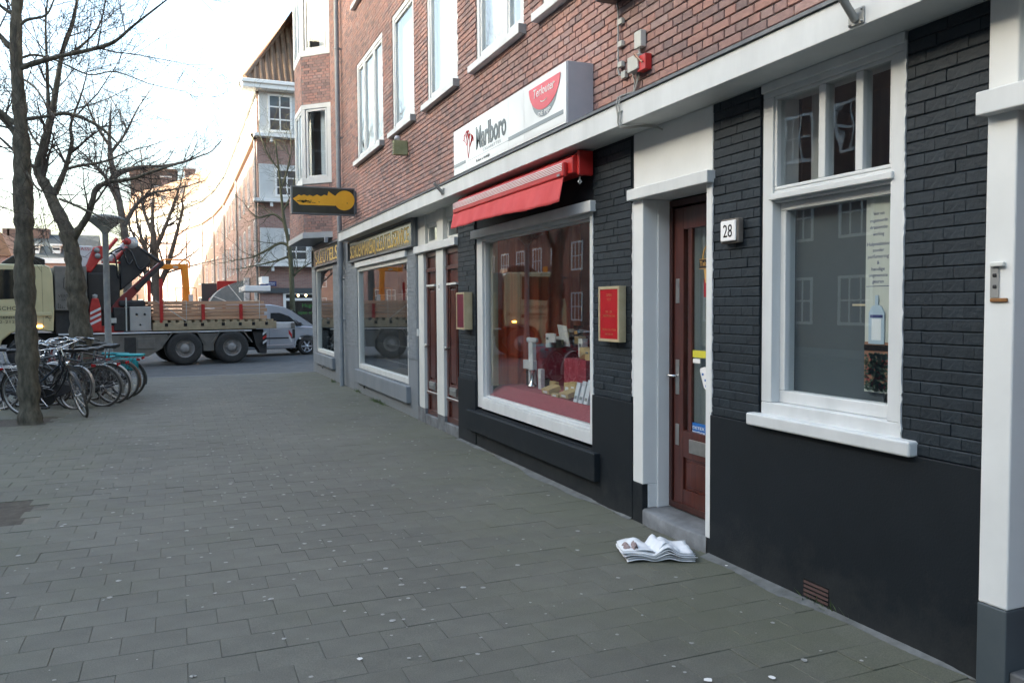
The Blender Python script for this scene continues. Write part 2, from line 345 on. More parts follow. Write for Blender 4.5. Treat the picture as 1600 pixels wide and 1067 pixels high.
PX0, PX1, PY0, PY1 = -3.0, WX+.30, -2.0, 20.6
pv = MB().box(PX0, PX1, PY0, PY1, ROAD_Z-.15, -.0055).build('pavement', m_joint, kind='structure')
def slab_geo(mb, cx, cy, hx, hy, z, tilt=(0, 0), ch=.0022):
    vs = []
    for (ex, ez) in ((0, -.03), (0, -ch), (ch, 0)):
        for sx, sy in ((-1, -1), (1, -1), (1, 1), (-1, 1)):
            x, y = sx*(hx-ex), sy*(hy-ex)
            vs.append((cx+x, cy+y, z+ez+x*tilt[0]+y*tilt[1]))
    fs = [(8, 9, 10, 11)]
    for k in (0, 4):
        for i in range(4): fs.append((k+i, k+(i+1) % 4, k+4+(i+1) % 4, k+4+i))
    mb.add(vs, fs); return len(fs)
slab_meshes = []
for k in range(6):
    mb = MB(); slab_geo(mb, 0, 0, .1492, .1092, 0, (random.uniform(-.005, .005), random.uniform(-.005, .005)))
    o = mb.build('slab_shape', m_slab); slab_meshes.append(o.data); bpy.data.objects.remove(o)
slabs = []
rows = int((PY1-PY0)/.22)
for r in range(rows):
    y = PY0+.11+r*.22; off = .15 if r % 2 else 0.0; x = PX0+.15-off
    while x-.15 < WX-.01:
        x0, x1 = max(x-.15, PX0+.002), min(x+.15, WX-.004)
        if x1-x0 > .05: slabs.append((x0, x1, y, x1-x0 > .299))
        x += .3
pit = (-2.75, -1.15, 6.95, 7.95)                   # open tree pit at the left edge of the frame
pit2 = (-2.62, -1.72, 12.9, 13.8)
slabs = [s for s in slabs if not any(p[0]-.02 < (s[0]+s[1])/2 < p[1] and p[2] < s[2] < p[3] for p in (pit, pit2))]
def slab_score(s):
    p = ((s[0]+s[1])/2, s[2], 0)
    return proj(p)[2] if in_frame(p, 0) and s[3] else 1e6
order = sorted(range(len(slabs)), key=lambda i: slab_score(slabs[i])); near = set(order[:300])
mb = MB(); vals = []
for i, (x0, x1, y, full) in enumerate(slabs):
    z = max(-.002, min(.002, random.gauss(0, .001)))
    if i in near:
        o = bpy.data.objects.new('slab', slab_meshes[i % 6]); COL.objects.link(o); o.parent = pv; o.location = ((x0+x1)/2, y, z); o.rotation_euler = (0, 0, random.gauss(0, .004))
    else:
        k = slab_geo(mb, (x0+x1)/2, y, (x1-x0)/2-.0008, .1092, z, (random.uniform(-.005, .005), random.uniform(-.005, .005))); vals += [random.random()]*k
o = mb.build('slab_field', m_slab_j, pv, kind='stuff'); set_piece(o, vals)
# uneven strip of cement and dust where the slabs meet the wall
m_dust = M('wall_foot_cement', (.085, .088, .085), (.15, .155, .152), 9, .9, bump=.4, bscale=90)
vs = []; fs = []; n = 260
for i in range(n+1):
    y = 2.36+(9.3-2.36)*i/n; wd = .05+.03*math.sin(y*2.1)+.018*math.sin(y*7.3+1)+random.uniform(-.004, .004)
    vs += [(WX-.008, y, .018), (WX-wd*.5, y, .009), (WX-wd-.006, y, .0)]
for i in range(n):
    ym = 2.36+(9.3-2.36)*(i+.5)/n
    if 4.28 < ym < 5.23: continue
    for j in range(2): fs.append((i*3+j, i*3+j+1, i*3+j+4, i*3+j+3))
mb = MB(); mb.add(vs, fs, 0, True); mb.build('cement_strip', m_dust, pv)
# kerbs: along the road on the left and at the crossing
mb = MB()
y = PY0
while y < PY1: mb.box(PX0-.15, PX0-.003, y+.004, min(y+.996, PY1), ROAD_Z-.1, .004); y += 1.0
x = PX0-.15
while x < WX+2: mb.box(x+.004, x+.996, PY1+.003, PY1+.15, ROAD_Z-.1, .002); x += 1.0
mb.build('kerb', m_kerb, pv, bevel=.012)
m_soil = M('soil', (.05, .042, .033), (.085, .075, .058), 12, .95, bump=.9, bscale=60)
for p in (pit, pit2):
    MB().box(p[0]-.02, p[1]-.01, p[2]-.0, p[3], -.03, -.004).build('tree_pit', m_soil, pv)
# chewing gum, crumbs and grit trodden into the slabs
m_gum = M('trodden_gum', (.20, .20, .185), (.42, .41, .39), 30, .8)
mb = MB()
def blob(mb, x, y, r, z=.0025, n=7):
    a0 = random.random()*6
    top = [(x+r*random.uniform(.65, 1.1)*math.cos(a0+i*6.283/n), y+r*random.uniform(.65, 1.1)*math.sin(a0+i*6.283/n), z) for i in range(n)]
    mb.add(top, [tuple(range(n))])
for _ in range(1900):
    x, y = random.uniform(-2.4, 3.1), random.uniform(2.6, 19)
    if random.random() < math.exp(-abs(x-1.0)/2.6): blob(mb, x, y, random.choice((.005, .007, .009, .011, .014, .019)), z=.0045)
mb.build('gum_spots', m_gum, pv, kind='stuff')
m_crumb = M('paper_scrap', (.72, .70, .68), rough=.8)
mb = MB()
for px, py, r in ((562, 1031, .016), (1135, 885, .012), (1206, 1060, .02), (1107, 1064, .022)):
    p = on_z(px, py); blob(mb, p.x, p.y, r, .008)
mb.build('paper_scrap', m_crumb, label='small white paper scraps lying on the grey pavement slabs', cat='litter', kind='stuff')
# moss and weeds in the joint at the wall foot
m_moss = M('weed', (.05, .085, .025), (.10, .14, .05), 20, .8)
mb = MB()
for px, py in ((521, 597), (560, 612), (585, 627), (592, 629), (598, 632), (1282, 944)):
    p = on_z(px, py)
    for _ in range(40):
        q = Vector((min(p.x+random.gauss(0, .02), WX-.005), p.y+random.gauss(0, .09), 0)); t = Vector((random.gauss(-.02, .03), random.gauss(0, .04), random.uniform(.02, .09)))
        s = Vector((random.uniform(-1, 1), random.uniform(-1, 1), 0)).normalized()*.005
        mb.add([q-s, q+s, q+t], [(0, 1, 2)])
mb.build('weed_tufts', m_moss, label='green weeds growing along the foot of the grey shop wall', cat='weeds', kind='stuff')
# ================================================================== the corner building with the shops
NW = Face((WX, 0), (0, 1), (-1, 0))               # s = Y, d outwards into the street
SOF = 2.93                                        # soffit of the white fascia
bld = empty('corner_brick_building', (WX+2, 12, 0), label='red brick corner building with shops under a long white fascia', cat='building')
END_Y = 21.05
# ---- brick courses ------------------------------------------------
def spans(a0, a1, z0, z1, openings):
    out = [(a0, a1)]
    for o in openings:
        if o[2] < z1-.01 and o[3] > z0+.01:
            nx = []
            for s0, s1 in out:
                if o[1] <= s0 or o[0] >= s1: nx.append((s0, s1)); continue
                if o[0] > s0: nx.append((s0, o[0]))
                if o[1] < s1: nx.append((o[1], s1))
            out = nx
    return out
def courses(a0, a1, z0, z1, openings=(), ch=.0625, L=.225):
    k = 0; z = z0; out = []
    while z+ch*.6 < z1:
        pit_ = L if k % 2 == 0 else L/2; off = (L*.25 if k % 4 == 0 else L*.75) if k % 2 == 0 else 0
        for s0, s1 in spans(a0, a1, z, z+ch, openings):
            n0 = math.floor((s0-off)/pit_); a = off+n0*pit_
            while a < s1:
                b0, b1 = max(a, s0), min(a+pit_, s1)
                if b1-b0 > .03: out.append((b0, b1, z, min(z+ch, z1), b1-b0 > pit_-.001 and z+ch <= z1))
                a += pit_
        z += ch; k += 1
    return out
def brick_geo(mb, face, b0, b1, z0, z1, d, j=.0045, c=.004, back=.02, skew=0.0, jv=None):
    jv = j if jv is None else jv; cv = c if jv == j else .0012
    ring = []
    for e, dd in ((0, d-back), (0, d-c), (c, d)):
        ev = cv if e else 0
        for a, z in ((b0+jv+ev, z0+j+e), (b1-jv-ev, z0+j+e), (b1-jv-ev, z1-j-e), (b0+jv+ev, z1-j-e)):
            ring.append(face.p(a, dd+(skew*(a-b0) if dd > d-back else 0), z))
    fs = [(8, 9, 10, 11)]
    for k in (0, 4):
        for i in range(4): fs.append((k+i, k+(i+1) % 4, k+4+(i+1) % 4, k+4+i))
    if face.t.cross(Vector((0, 0, 1))).dot(face.n) < 0: fs = [f[::-1] for f in fs]
    mb.add(ring, fs); return len(fs)
def brick_set(items, n_single, name, mat_one, mat_field, parent, jit, c=.004, j=.0045, jv=None):
    """items: (face, b0, b1, z0, z1, full). The largest in view become objects, the rest one field."""
    def score(i):
        f, b0, b1, z0, z1, full = items[i]
        p = f.p((b0+b1)/2, 0, (z0+z1)/2)
        if not full or f is not NW or not in_frame(p, -6): return 1e6
        a, b = proj(f.p(b0, 0, z0)), proj(f.p(b1, 0, z1))
        return -abs((a[0]-b[0]))*abs(proj(f.p(b0, 0, z1))[1]-a[1])
    pick = set(sorted(range(len(items)), key=score)[:n_single])
    shapes = {}; mb = MB(); vals = []; off = loc_of(parent)
    for i, (f, b0, b1, z0, z1, full) in enumerate(items):
        d = random.gauss(0, jit)
        if i in pick:
            key = (round(b1-b0, 3), round(z1-z0, 4), i % 3)
            if key not in shapes:
                g = MB(); brick_geo(g, NW, -(b1-b0)/2, (b1-b0)/2, -(z1-z0)/2, (z1-z0)/2, 0, c=c, j=j, jv=jv, skew=random.gauss(0, .006))
                g.xf(Matrix.Translation((-WX, 0, 0))); t = g.build('t', mat_one); shapes[key] = t.data; bpy.data.objects.remove(t)
            o = bpy.data.objects.new(name, shapes[key]); COL.objects.link(o); o.parent = parent
            o.location = f.p((b0+b1)/2, d, (z0+z1)/2)-off
        else:
            k = brick_geo(mb, f, b0, b1, z0, z1, d, c=c, j=j, jv=jv, skew=random.gauss(0, .004)); vals += [random.random()]*k
    o = mb.build(name+'_field', mat_field, parent, kind='stuff'); set_piece(o, vals)

# ---- upper storeys -------------------------------------------------
UPW = [(13.12, 15.16), (11.23, 12.46), (9.31, 10.56), (7.30, 8.64), (5.45, 6.85), (3.3, 4.7), (1.2, 2.6)]
UZ0, UZ1 = 4.38, 6.18
upper_open = [(a, b, UZ0, UZ1) for a, b in UPW] + [(a, b, UZ0+2.92, UZ1+2.92) for a, b in UPW]
BAY0 = 17.95
mb = MB(); NW.wall(mb, -3.0, END_Y, SOF+.02, 12.2, -.012, upper_open, .12)
upper = mb.build('upper_wall', m_mortar, bld)
def zmax(y):                                       # highest wall height in view at this y
    z = 3.2
    while z < 11 and proj((WX, y, z))[1] > -30: z += .25
    return z
items = []
for b in courses(1.9, BAY0+.02, 3.12, 10.5, upper_open):
    if b[2] < zmax((b[0]+b[1])/2): items.append((NW,)+b)
# bay window at the far corner
BA, BB_, BC, BD = (WX, BAY0), (2.652, 18.49), (2.652, 19.60), (WX, 20.14)
def seg_face(p, q):
    t = Vector((q[0]-p[0], q[1]-p[1], 0)); n = Vector((-t.y, t.x, 0)).normalized()
    if n.x > 0: n = -n
    return Face(p, t, n), t.length
F1, L1 = seg_face(BA, BB_); F2, L2 = seg_face(BB_, BC); F3, L3 = seg_face(BC, BD); F2L = 20.95-18.49
for z0, z1 in ((3.32, 4.40), (6.16, 7.22), (9.1, 12.2)):
    low = z0 < 4; bay_wall = MB()
    for f, l in ((F1, L1), (F2, F2L if low else L2), (F3, L3)):
        if low and f is F3: continue
        f.quad(bay_wall, 0, l, z0, z1, -.009)
        if z0 < 9:
            for b in courses(.004, l-.004, z0, z1): items.append((f,)+b)
    end = 20.95 if low else BC[1]
    bay_wall.prism([(WX, BAY0), BB_, (BB_[0], end), (WX, end if low else BD[1])], z0, z0+.01, 'z'); bay_wall.prism([(WX, BAY0), BB_, (BB_[0], end), (WX, end if low else BD[1])], z1-.01, z1, 'z')
    if low: bay_wall.quad((BB_[0], 20.95, 3.32), (WX, 20.95, 3.32), (WX, 20.95, 4.4), (BB_[0], 20.95, 4.4))
    bay_wall.build('bay_wall', m_mortar, bld)
brick_set(items, 300, 'brick', m_brick, m_brick_j, upper, .0012)
# bay: trim, windows
m_trim_grey = M('grey_trim', (.27, .30, .33), (.32, .35, .38), 4, .5)
mb = MB(); mb.prism([(WX, BAY0-.03), (BB_[0]-.035, 18.475), (BB_[0]-.035, 20.98), (WX, 20.98)], 3.19, 3.318, 'z'); mb.build('bay_soffit', m_trim_grey, bld, bevel=.006)
for z0, z1 in ((4.402, 6.158), (7.222, 9.098)):
    wn = empty('bay_window', (2.8, 19, z0), parent=bld); wn.location = Vector((2.8, 19, z0))-loc_of(bld)
    fr = MB(); gl = MB(); cu = MB()
    for f, l, mull in ((F1, L1, ()), (F2, L2, (.5,)), (F3, L3, ())):
        f.frame(fr, -.012, l+.012, z0, z1, .10, -.06, .012, wb=.13)
        a0, a1 = .12, l-.12
        f.frame(fr, .105, l-.105, z0+.135, z1-.105, .05, -.045, -.004)
        for m_ in mull: f.box(fr, l*m_-.035, l*m_+.035, -.045, -.006, z0+.13, z1-.1)
        f.box(gl, .15, l-.15, -.03, -.024, z0+.18, z1-.15)
        f.quad(cu, .13, l-.13 if f is not F1 else l*.55, z0+.1, z1-.1, -.22)
    fr.build('frame', m_white, wn, bevel=.004); gl.build('pane', m_glass, wn); cu.build('curtain', m_curtain, wn)
    MB().box(BB_[0]+.45, WX-.05, 18.45, 19.7, z0, z1).build('room', m_room, wn)
# ordinary upper windows
def upper_window(a0, a1, z0, z1, lights):
    wn = empty('window', (WX, (a0+a1)/2, z0), parent=bld); wn.location = Vector((WX, (a0+a1)/2, z0))-loc_of(bld)
    fr = MB(); NW.frame(fr, a0+.003, a1-.003, z0+.003, z1-.003, .075, -.10, -.012)
    xs = [a0+.08] + [a0+(a1-a0)*t for t in lights] + [a1-.08]
    for x in xs[1:-1]: NW.box(fr, x-.04, x+.04, -.10, -.014, z0+.07, z1-.07)
    gl = MB(); cu = MB()
    for i in range(len(xs)-1):
        p0 = xs[i]+(.04 if i else 0); p1 = xs[i+1]-(.04 if i < len(xs)-2 else 0)
        NW.frame(fr, p0, p1, z0+.08, z1-.08, .045, -.07, -.024)
        NW.box(gl, p0+.04, p1-.04, -.052, -.046, z0+.12, z1-.12)
    NW.quad(cu, a0+.02, a1-.02, z0+.02, z1-.02, -.15)  # added pale curtain, close behind the glass to whiten panes like reflected sky
    fr.build('frame', m_white, wn, bevel=.003); gl.build('pane', m_glass, wn); cu.build('curtain', m_curtain, wn)
    sm = MB(); NW.box(sm, a0-.055, a1+.10, -.012, .075, z0-.075, z0+.004); sm.build('sill', m_white, wn, bevel=.006)
    cm = MB(); NW.box(cm, a0-.07, a0-.0555, -.01, .08, z0-.08, z0+.012); cm.build('sill_cap', m_grey_metal, wn)
for i, (a, b) in enumerate(UPW):
    for k in (0, 1):
        upper_window(a, b, UZ0+2.92*k, UZ1+2.92*k, (.34, .72) if i == 0 else ((.36,) if i in (3, 5) else ()))
# ---- white fascia ---------------------------------------------------
mb = MB(); NW.box(mb, -2.0, 15.9, .0, .25, SOF, 3.09); mb.build('fascia', m_white, bld, bevel=.004)
mb = MB(); NW.box(mb, -2.0, 15.92, -.005, .265, 3.092, 3.112); mb.build('fascia_cap', m_zinc, bld)
mb = MB(); NW.box(mb, -2.0, 11.16, -.12, -.001, SOF-.002, SOF+.04); mb.build('soffit_board', m_cream, bld)

# ---- ground floor carcass -------------------------------------------
def piece(name, mat, parent, a0, a1, d0, d1, z0, z1, bevel=0, **k):
    q = MB(); NW.box(q, a0, a1, d0, d1, z0, z1); return q.build(name, mat, parent, bevel=bevel, **k)
mb = MB()
def wb(a0, a1, z0, z1, out=0.0, inn=.30): NW.box(mb, a0, a1, -inn, out, z0, z1)
# black render: plinths and reveals
for a0, a1, z0, z1, out in ((2.36, 4.27, -.1, .93, .012), (5.24, 5.88, -.1, .90, .012), (8.74, 9.36, -.1, .77, .012), (5.88, 8.74, -.1, .44, .0)):
    piece('black_plinth', m_black_render, bld, a0, a1, -.3, out, z0, z1, .004)
piece('black_panel', m_black_render, bld, 5.88, 8.74, -.3, -.02, 2.515, SOF)
for a0, a1, z0 in ((3.80, 4.27, .93), (5.24, 5.88, .90), (8.74, 9.36, .77)): piece('black_pier', m_black_render, bld, a0, a1, -.3, -.012, z0, SOF)
pier = piece('black_pier', m_black_render, bld, 2.36, 2.795, -.3, -.012, .93, SOF)
items = []
for a0, a1, z0 in ((2.375, 2.785, .93), (3.815, 4.262, .93), (5.275, 5.875, .90), (8.745, 9.355, .77)):
    for b in courses(a0, a1, z0, SOF-.002, ch=.0588, L=.215): items.append((NW,)+b)
brick_set(items, 300, 'painted_brick', m_black_brick, m_black_brick_j, pier, .0013, c=.0055, j=.0006, jv=.0002)
# ragged white paint edges against the black brick
for y0, s_, z0, z1 in ((4.266, -1, .95, 2.50), (2.796, -1, 1.02, SOF-.03), (5.243, 1, .95, 2.42), (5.879, -1, .92, 2.40)):
    poly = [(y0-s_*.006, z0)]; z = z0
    while z < z1: poly.append((y0+s_*(.003+.009*random.random()*(1 if random.random() < .6 else .2)), z)); z += random.uniform(.012, .035)
    poly.append((y0-s_*.006, z1))
    mb = MB(); mb.prism(poly, WX-.0062, WX+.004, 'x'); mb.build('paint_edge', m_white, bld)
mb = MB(); wb(2.36, 2.376, .93, SOF, -.028); mb.build('pier_edge', m_black_render, bld)
# grey shop wall
mb = MB(); wb(11.24, 11.74, -.1, 2.94, -.008); wb(15.43, 18.02, -.1, 2.94, -.008); wb(20.43, END_Y, -.1, 3.19, -.008)
wb(11.74, 15.43, -.1, .45, -.008); wb(18.02, 20.43, -.1, .50, -.008); wb(18.02, 20.43, 2.62, 3.19, -.008); wb(11.74, 15.43, 2.5, 2.94, -.02)
wb(15.43, 18.02, 2.94, 3.12, -.02)
mb.box(WX+.3, WX+9, END_Y-.3, END_Y-.01, -.1, 3.2)
gw = mb.build('grey_wall', m_grey_render, bld)
mb = MB(); vals = []
for a0, a1, z0, z1 in ((11.26, 11.735, .86, 2.5), (15.44, 18.0, .86, 2.6), (20.44, 21.04, .86, 3.15)):
    for b0, b1, c0, c1, full in courses(a0, a1, z0, z1, ch=.0588, L=.215):
        k = brick_geo(mb, NW, b0, b1, c0, c1, random.gauss(0, .0012), c=.005, j=.0006, jv=.0002); vals += [random.random()]*k
o = mb.build('grey_brick_field', m_grey_brick, bld, kind='stuff'); set_piece(o, vals)
# side wall of the building round the corner and roof, so that it is a real block
mb = MB(); mb.box(WX+.02, WX+12, END_Y-.2, END_Y-.02, 3.2, 12.2); mb.box(WX+.02, WX+12, -3, END_Y-.21, 12.0, 12.19); mb.box(WX+11.8, WX+12, -3, END_Y-.2, 0, 12.2); mb.box(WX+.05, WX+12, -3.2, -3.0, 0, 12.2)
mb.build('rear_wall', m_far_brick, bld)
mb = MB(); mb.prism([(WX-.5, 12.2), (WX-.5, 12.45), (WX+5, 15.6), (WX+12.4, 12.2)], -3.2, END_Y+.3, 'y'); mb.build('roof', M('roof_tiles', (.16, .075, .05), (.21, .10, .07), 3, .8), bld)
mb = MB(); mb.box(WX+.31, WX+11.8, -2.9, END_Y-.3, SOF+.05, 3.0); mb.build('ceiling', m_room, bld)
mb = MB()
for y in (2.1, 4.28, 5.23, 9.37, 11.2): mb.box(WX+.31, WX+4.5, y-.03, y+.03, -.1, SOF+.04)
mb.box(WX+4.5, WX+4.6, -2.9, END_Y-.3, -.1, SOF+.04)
mb.build('inner_wall', m_room, bld)
MB().box(WX+.302, WX+4.5, -2.9, END_Y-.3, -.1, .03).build('floor', M('shop_floor', (.10, .08, .07), (.14, .11, .09), 4, .5), bld)

# ---- drainpipe -------------------------------------------------------
PYp = 16.62
pp = [(WX-.09, PYp, z) for z in (0, 1.5, 2.9, 3.3)]+[(WX-.09, PYp, 11.8)]
mb = MB(); mb.tube(pp, .048, 12); mb.tube([(WX-.09, PYp, 2.35), (WX-.09, PYp, 2.37)], .055, 12)
for z in (1.35, 2.2, 5.1, 6.9, 8.7): mb.tube([(WX-.09, PYp, z), (WX-.09, PYp, z+.03)], .06, 12); mb.box(WX-.09, WX, PYp-.01, PYp+.01, z, z+.03)
mb.tube([(WX-.09, PYp, 2.3), (WX-.09, PYp, 2.92)], .066, 12)
mb.build('drainpipe', M('grey_pipe', (.20, .22, .24), (.26, .28, .30), 5, .5), bld)

# ---- window of number 28 ----------------------------------------------
def sub(name, a, z): 
    e = empty(name, (WX, a, z), parent=bld); e.location = Vector((WX, a, z))-loc_of(bld); return e
w28 = sub('window', 3.28, .93)
mb = MB(); NW.frame(mb, 2.797, 3.798, .985, SOF-.001, .085, -.20, -.006)
NW.box(mb, 2.88, 3.715, -.16, -.02, 2.235, 2.305)                                    # transom
NW.box(mb, 2.86, 3.73, -.16, .012, 2.25, 2.285)
NW.frame(mb, 2.882, 3.713, 2.306, 2.845, .02, -.09, -.018)
for y in (3.095, 3.35): NW.box(mb, y-.024, y+.024, -.09, -.022, 2.326, 2.825)
NW.frame(mb, 2.882, 3.713, 1.071, 2.234, .045, -.14, -.065, wb=.07)
NW.box(mb, 2.797, 3.798, -.07, .012, 2.875, SOF-.0015)
mb.build('frame', m_white, w28, bevel=.005)
mb = MB(); NW.box(mb, 2.90, 3.69, -.052, -.046, 2.325, 2.827); mb.build('pane', m_glass_old, w28)
mb = MB(); NW.box(mb, 2.92, 3.675, -.102, -.096, 1.13, 2.195); mb.build('pane', m_glass, w28)
mb = MB(); NW.box(mb, 2.70, 3.865, -.1, .055, .925, 1.0); mb.build('sill', m_white, w28, bevel=.012, seg=3)
m_blind = M('slate_blind', (.066, .082, .095), (.080, .097, .11), 2, .85)
mb = MB(); NW.box(mb, 3.03, 3.69, -.155, -.148, 1.10, 2.22); mb.build('blind', m_blind, w28)
mb = MB(); NW.box(mb, 2.85, 3.72, -.64, -.63, 1.0, 2.9); mb.build('back_curtain', M('grey_curtain', (.10, .11, .12), (.15, .16, .165), 4, .9, stretch=(8, 8, .3)), w28)
mb = MB(); NW.box(mb, 3.58, 3.70, -.30, -.28, 2.3, 2.9); mb.build('curtain', m_curtain, w28)

# ---- door of number 28 --------------------------------------------------
m_casing = M('casing_paint', (.64, .655, .65), (.70, .715, .71), 3, .5, bump=.06, bscale=14)
d28 = sub('doorway', 4.72, 0)
mb = MB(); NW.box(mb, 5.10, 5.238, -.26, .004, .30, 2.43); NW.box(mb, 4.272, 4.33, -.26, .004, .11, 2.43); NW.box(mb, 4.272, 5.238, -.26, -.002, 2.512, SOF-.002)
NW.box(mb, 5.10, 5.215, -.26, -.045, .118, .30)
NW.box(mb, 5.085, 5.099, -.25, -.12, .118, 2.43)
mb.build('casing', m_casing, d28, bevel=.006)
mb = MB(); NW.box(mb, 4.255, 5.25, -.24, .055, 2.43, 2.511); mb.build('ledge', m_white, d28, bevel=.006)
piece('base_block', m_black_render, d28, 5.10, 5.239, -.04, .008, -.05, .298, .005); piece('base_block', m_black_render, d28, 4.271, 4.31, -.1, .006, -.05, .109, .005)
mb = MB()                                                             # worn step: dished front edge
N_ = 14; prof = []
for i in range(N_+1):
    t = i/N_; y = 4.315+(5.098-4.315)*t; dip = .022*math.sin(math.pi*t)
    prof.append((y, dip))
vs = []; fs = []
for y, dip in prof:
    for x, z in ((WX-.006+dip*.3, -.05), (WX-.006+dip*.3, .106-dip), (WX+.010+dip*.3, .118-dip), (WX+.09, .120-dip*.6), (WX+.30, .120)): vs.append((x, y, z))
for i in range(N_):
    for j in range(4): fs.append((i*5+j, i*5+j+1, (i+1)*5+j+1, (i+1)*5+j))
mb.add(vs, fs, 0, True)
mb.build('step', m_stone, d28)
dX = -.25
mb = MB(); NW.frame(mb, 4.335, 5.095, .125, 2.42, .045, dX-.03, dX+.03); mb.build('door_frame', m_dwood, d28, bevel=.003)
mb = MB(); a0, a1 = 4.385, 5.045
NW.box(mb, a0, a0+.12, dX-.03, dX+.015, .125, 2.36); NW.box(mb, a1-.12, a1, dX-.03, dX+.015, .125, 2.36)
NW.box(mb, a0+.12, a1-.12, dX-.03, dX+.015, 2.2, 2.36); NW.box(mb, a0+.12, a1-.12, dX-.03, dX+.015, .52, .72); NW.box(mb, a0+.12, a1-.12, dX-.03, dX+.013, .125, .28)
NW.box(mb, a0+.12, a1-.12, dX-.03, dX-.004, .28, .52); NW.box(mb, a0+.15, a1-.15, dX-.02, dX+.006, .31, .49)
door = mb.build('door', m_wood, d28, bevel=.004)
mb = MB(); NW.box(mb, a1-.21, a1-.165, dX-.02, dX+.006, .72, 2.2); mb.build('glazing_bar', m_wood, door, bevel=.003)
mb = MB(); NW.box(mb, a0+.12, a1-.12, dX-.012, dX-.006, .72, 2.2); mb.build('pane', m_glass, door)
mb = MB(); NW.box(mb, a0+.05, a1-.05, dX-.09, dX-.08, .6, 2.3); mb.build('curtain', M('door_curtain', (.20, .24, .24), (.27, .31, .31), 6, .9, stretch=(12, 12, .2)), d28)
mb = MB(); NW.box(mb, 4.47, 4.84, dX+.013, dX+.024, .565, .665); mb.build('letter_plate', m_metal, door, bevel=.003)
for z0, z1 in ((1.66, 1.84), (.98, 1.24), (.60, .76)):
    mb = MB(); NW.box(mb, a1-.075, a1-.03, dX+.013, dX+.022, z0, z1); mb.build('lock_plate', m_metal, door, bevel=.003)
mb = MB(); mb.tube([NW.p(a1-.052, dX+.02, 1.12), NW.p(a1-.052, dX+.06, 1.12), NW.p(a1+.02, dX+.065, 1.12)], .009, 8); mb.build('handle', m_chrome, door)
m_blue = M('blue_sticker', (.02, .13, .42), rough=.4); m_yellow = M('yellow_sticker', (.62, .58, .06), rough=.4); m_sign_black = M('sign_black', (.012, .012, .014), rough=.3)
m_gold = M('gold_print', (.55, .33, .10), rough=.4); m_dred = M('sticker_red', (.30, .012, .02), rough=.4); m_print_white = M('print_white', (.8, .8, .8), rough=.5)
def on_door(px, py): p = on_x(px, py, WX-dX-.012); return p.y, p.z
def sticker(x0, y0, x1, y1, mat, label, name='sticker'):
    p, q = on_door(x0, y0), on_door(x1, y1); mb = MB(); NW.box(mb, min(p[0], q[0]), max(p[0], q[0]), dX-.005, dX-.0035, min(p[1], q[1]), max(p[1], q[1]))
    return mb.build(name, mat, door, label=label), ((p[0]+q[0])/2, min(p[1], q[1]), abs(p[0]-q[0]), abs(p[1]-q[1]))
s_, g_ = sticker(1090, 405, 1112, 419, m_sign_black, 'black and gold shop sticker on the door glass')
text('Tabak', NW, g_[0]+.01, g_[1]+g_[3]*.28, dX-.003, g_[3]*.5, m_gold, s_, width=g_[2]*.8)
for dz in (0, g_[3]*.93): mb = MB(); NW.box(mb, g_[0]-g_[2]/2, g_[0]+g_[2]/2, dX-.0045, dX-.002, g_[1]+dz, g_[1]+dz+.005); mb.build('gold_line', m_gold, s_)
mb = MB(); mb.prism([(g_[0]-.06, g_[1]-.002), (g_[0]+.0, g_[1]-.10), (g_[0]+.012, g_[1]-.10), (g_[0]+.03, g_[1]-.002)], WX-dX+.003, WX-dX+.005, 'x'); mb.build('gold_leaf', m_gold, s_)
mb = MB(); mb.tube([(WX-dX+.004, g_[0]-.02+.06*math.cos(t), g_[1]+g_[3]+.09*math.sin(t)) for t in [math.pi*i/8 for i in range(9)]], .006, 5); mb.build('gold_leaf', m_gold, s_)
sticker(1097, 436, 1112, 464, m_dred, 'dark red sticker on the door glass')
sticker(1079, 547, 1100, 560, m_yellow, 'yellow sticker on the door glass')
sticker(1080, 560, 1091, 568, m_print_white, 'small white sticker below the yellow one')
s_, g_ = sticker(1077, 659, 1101, 685, m_blue, 'blue notice sticker low on the door glass')
text('DETEX', NW, g_[0], g_[1]+g_[3]*.52, dX-.003, g_[3]*.22, m_print_white, s_, width=g_[2]*.75)
text('beveiliging', NW, g_[0], g_[1]+g_[3]*.28, dX-.003, g_[3]*.11, m_print_white, s_, width=g_[2]*.8)
# white spotted hand-shaped card hanging on the door
c = on_door(1107, 592); mb = MB()
mb.prism([(c[0]+.07, c[1]+.07), (c[0]+.075, c[1]+.05), (c[0]+.03, c[1]-.06), (c[0]-.05, c[1]-.12), (c[0]-.10, c[1]-.02), (c[0]-.06, c[1]+.07), (c[0]+.02, c[1]+.085)], WX-dX-.03, WX-dX-.026, 'x')
o = mb.build('hanging_card', m_print_white, door, label='white card with blue spots hanging on the door')
mb = MB()
for dy, dz in ((.04, .03), (.01, -.01), (-.01, .04), (-.03, -.03), (.0, -.05)): mb.box(WX-dX-.033, WX-dX-.0305, c[0]+dy-.008, c[0]+dy+.008, c[1]+dz-.008, c[1]+dz+.008)
mb.build('blue_spot', m_blue, o)

